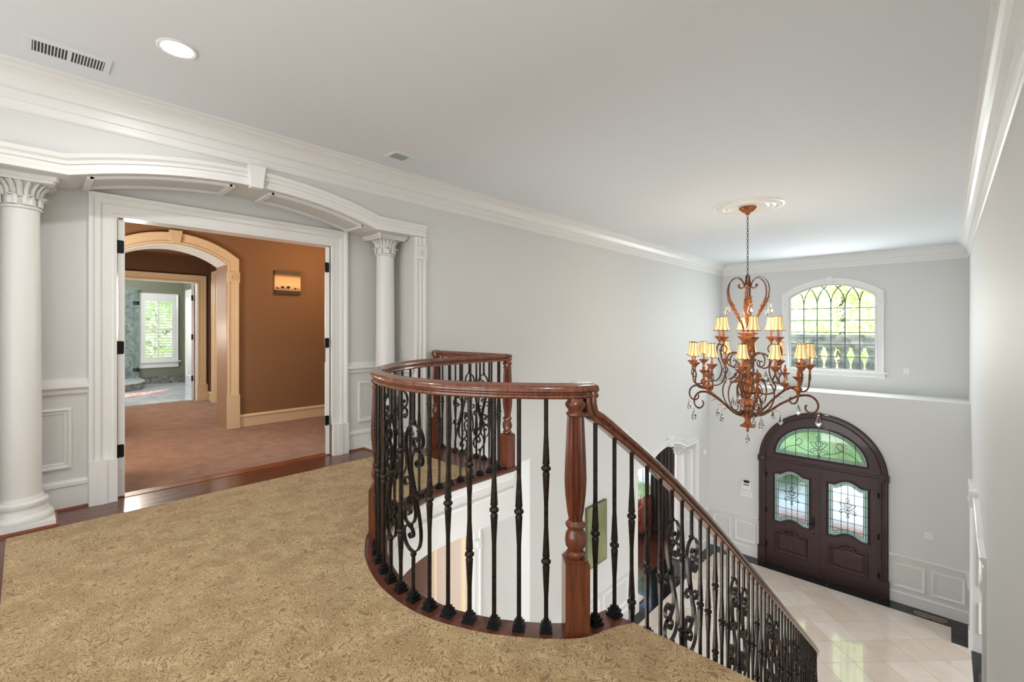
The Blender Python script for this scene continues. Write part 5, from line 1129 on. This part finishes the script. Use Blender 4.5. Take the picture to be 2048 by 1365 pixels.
m = MB(); m.mould([(-6, 13.35), (3, 13.35)], [(.18, .86), (.2, .9), (.2, .96), (.16, 1.0), (.16, 1.06), (.2, 1.1), (.2, 1.16), (-.2, 1.16), (-.2, 1.1), (-.16, 1.06), (-.16, 1.0), (-.2, .96), (-.2, .9), (-.18, .86), (.18, .86)], mp_Z(0)); m.build('top_rail', STONE, sb)
m = MB(); m.box(-6, 3, 13.15, 13.55, .0, .2); m.build('plinth', STONE, sb)
bm_ = MB(); bm_.lathe([(.10, 0), (.10, .04), (.06, .06), (.07, .10), (.11, .18), (.12, .25), (.10, .33), (.065, .42), (.055, .48), (.075, .52), (.075, .55), (.10, .58), (.10, .66)], n=14); bme = None
for k in range(26):
    if bme is None: bme = bm_.mesh('stone_baluster', STONE)
    o = bpy.data.objects.new('stone_baluster', bme); COL.objects.link(o); o.parent = sb; o.location = (-4.9+.262*k+1.9, 0, .1)
# porch roof slab carrying the balustrade
m = MB(); m.box(-6, 3, YU+.21, 13.8, -.12, .1); m.build('porch_roof', STONE, label='flat porch roof under the stone balustrade outside the upper window', cat='roof', kind=ST)
for k, x in enumerate((-3.55, -.2)):
    m = MB(); m.lathe([(.2, 0), (.2, .1), (.15, .14), (.14, 3.5), (.18, 3.56), (.2, 3.82)], (x, 13.9 if k else 14.3, -3.96), 20); m.build('porch_column', PLAST, label='white porch column outside the %s front door leaf' % ('left', 'right')[k], cat='column', kind=ST)
def leafm(name, c):
    m = bpy.data.materials.new(name); m.use_nodes = True; n = m.node_tree.nodes; L = m.node_tree.links; b = n['Principled BSDF']; b.inputs['Base Color'].default_value = lin(c); b.inputs['Roughness'].default_value = .5
    t = n.new('ShaderNodeBsdfTranslucent'); t.inputs[0].default_value = lin(c); mx = n.new('ShaderNodeMixShader'); mx.inputs[0].default_value = .45
    L.new(b.outputs[0], mx.inputs[1]); L.new(t.outputs[0], mx.inputs[2]); L.new(mx.outputs[0], n['Material Output'].inputs[0]); return m
LEAFG = [leafm('leaf_spring_green', (214, 224, 168)), leafm('leaf_mid_green', (172, 196, 136)), leafm('leaf_dark_green', (84, 118, 60))]
BARK = mat('bark', (92, 76, 60), .9)
def tree(x, y, z0, h, rx, n, label, cat='tree', mi=0, seed=1, zc=.62, rz=None):
    rnd = random.Random(seed); t = thing('tree' if cat == 'tree' else 'shrub', (x, y, z0), label, cat)
    if cat == 'tree': m = MB(); m.lathe([(.22, 0), (.16, h*.3), (.09, h*.75)], (x, y, z0), 10); m.build('trunk', BARK, t)
    rz = rz or h*.42; V = []; F = []
    cl = [(rnd.gauss(0, .42), rnd.gauss(0, .42), rnd.gauss(0, .42)) for _ in range(26)]
    for i in range(n):
        c = cl[rnd.randrange(26)]; d = Vector((rnd.gauss(0, 1), rnd.gauss(0, 1), rnd.gauss(0, 1))).normalized()*.33*rnd.random()**.4
        p = Vector((x+rx*(c[0]+d.x), y+rx*(c[1]+d.y), z0+h*zc+rz*(c[2]+d.z))); 
        if p.z < z0: continue
        s = rnd.uniform(.05, .11)*(1 if cat == 'tree' else .5)*(1+h*.04); a = Vector((rnd.gauss(0, 1), rnd.gauss(0, 1), rnd.gauss(0, 1))).normalized(); b = a.cross(Vector((rnd.gauss(0, 1), rnd.gauss(0, 1), rnd.gauss(0, 1)))).normalized()
        k = len(V); V += [p-a*s, p+b*s*.55, p+a*s, p-b*s*.55]; F.append((k, k+1, k+2, k+3))
    me = bpy.data.meshes.new('foliage'); me.from_pydata([(v.x-x, v.y-y, v.z-z0) for v in V], [], F); me.materials.append(LEAFG[mi])
    o = bpy.data.objects.new('foliage', me); COL.objects.link(o); o.parent = t; o['kind'] = 'stuff'
tree(-3.0, 22, -4.2, 11, 5.0, 15000, 'bright green tree outside the left half of the arched window', mi=0, seed=3)
tree(1.6, 24, -4.2, 12, 5.0, 15000, 'bright green tree outside the right half of the arched window', mi=0, seed=4)
tree(-1.0, 30, -4.2, 14, 6.5, 15000, 'deeper green tree behind the two nearest trees beyond the arched window', mi=1, seed=5)
tree(3.4, 19, -4.2, 8, 3.2, 9000, 'mid green tree at the right edge of the arched window view', mi=1, seed=6)
tree(-3.6, 23.5, -4.2, 3.2, 2.6, 9000, 'dark green hedge shrub beyond the porch seen through the fanlight', 'shrub', 2, 7, .45, 1.3)
tree(.2, 23.8, -4.2, 3.0, 2.6, 7000, 'green shrub beyond the right side of the porch', 'shrub', 1, 8, .45, 1.2)
tree(-4.0, 17.6, -4.2, 1.5, .8, 4000, 'small dark clipped shrub beyond the left front door leaf', 'shrub', 2, 17, .5, .7)
tree(-7.5, 15.5, -4.2, 5, 2.6, 12000, 'leafy green tree outside the lower left window', mi=1, seed=9)
tree(-19, 3.2, -4.2, 8.5, 3.4, 12000, 'green tree outside the shuttered bathroom window', mi=1, seed=10)
tree(-21, 4.8, -4.2, 9, 3.4, 10000, 'paler green tree behind the one outside the bathroom window', mi=0, seed=11)
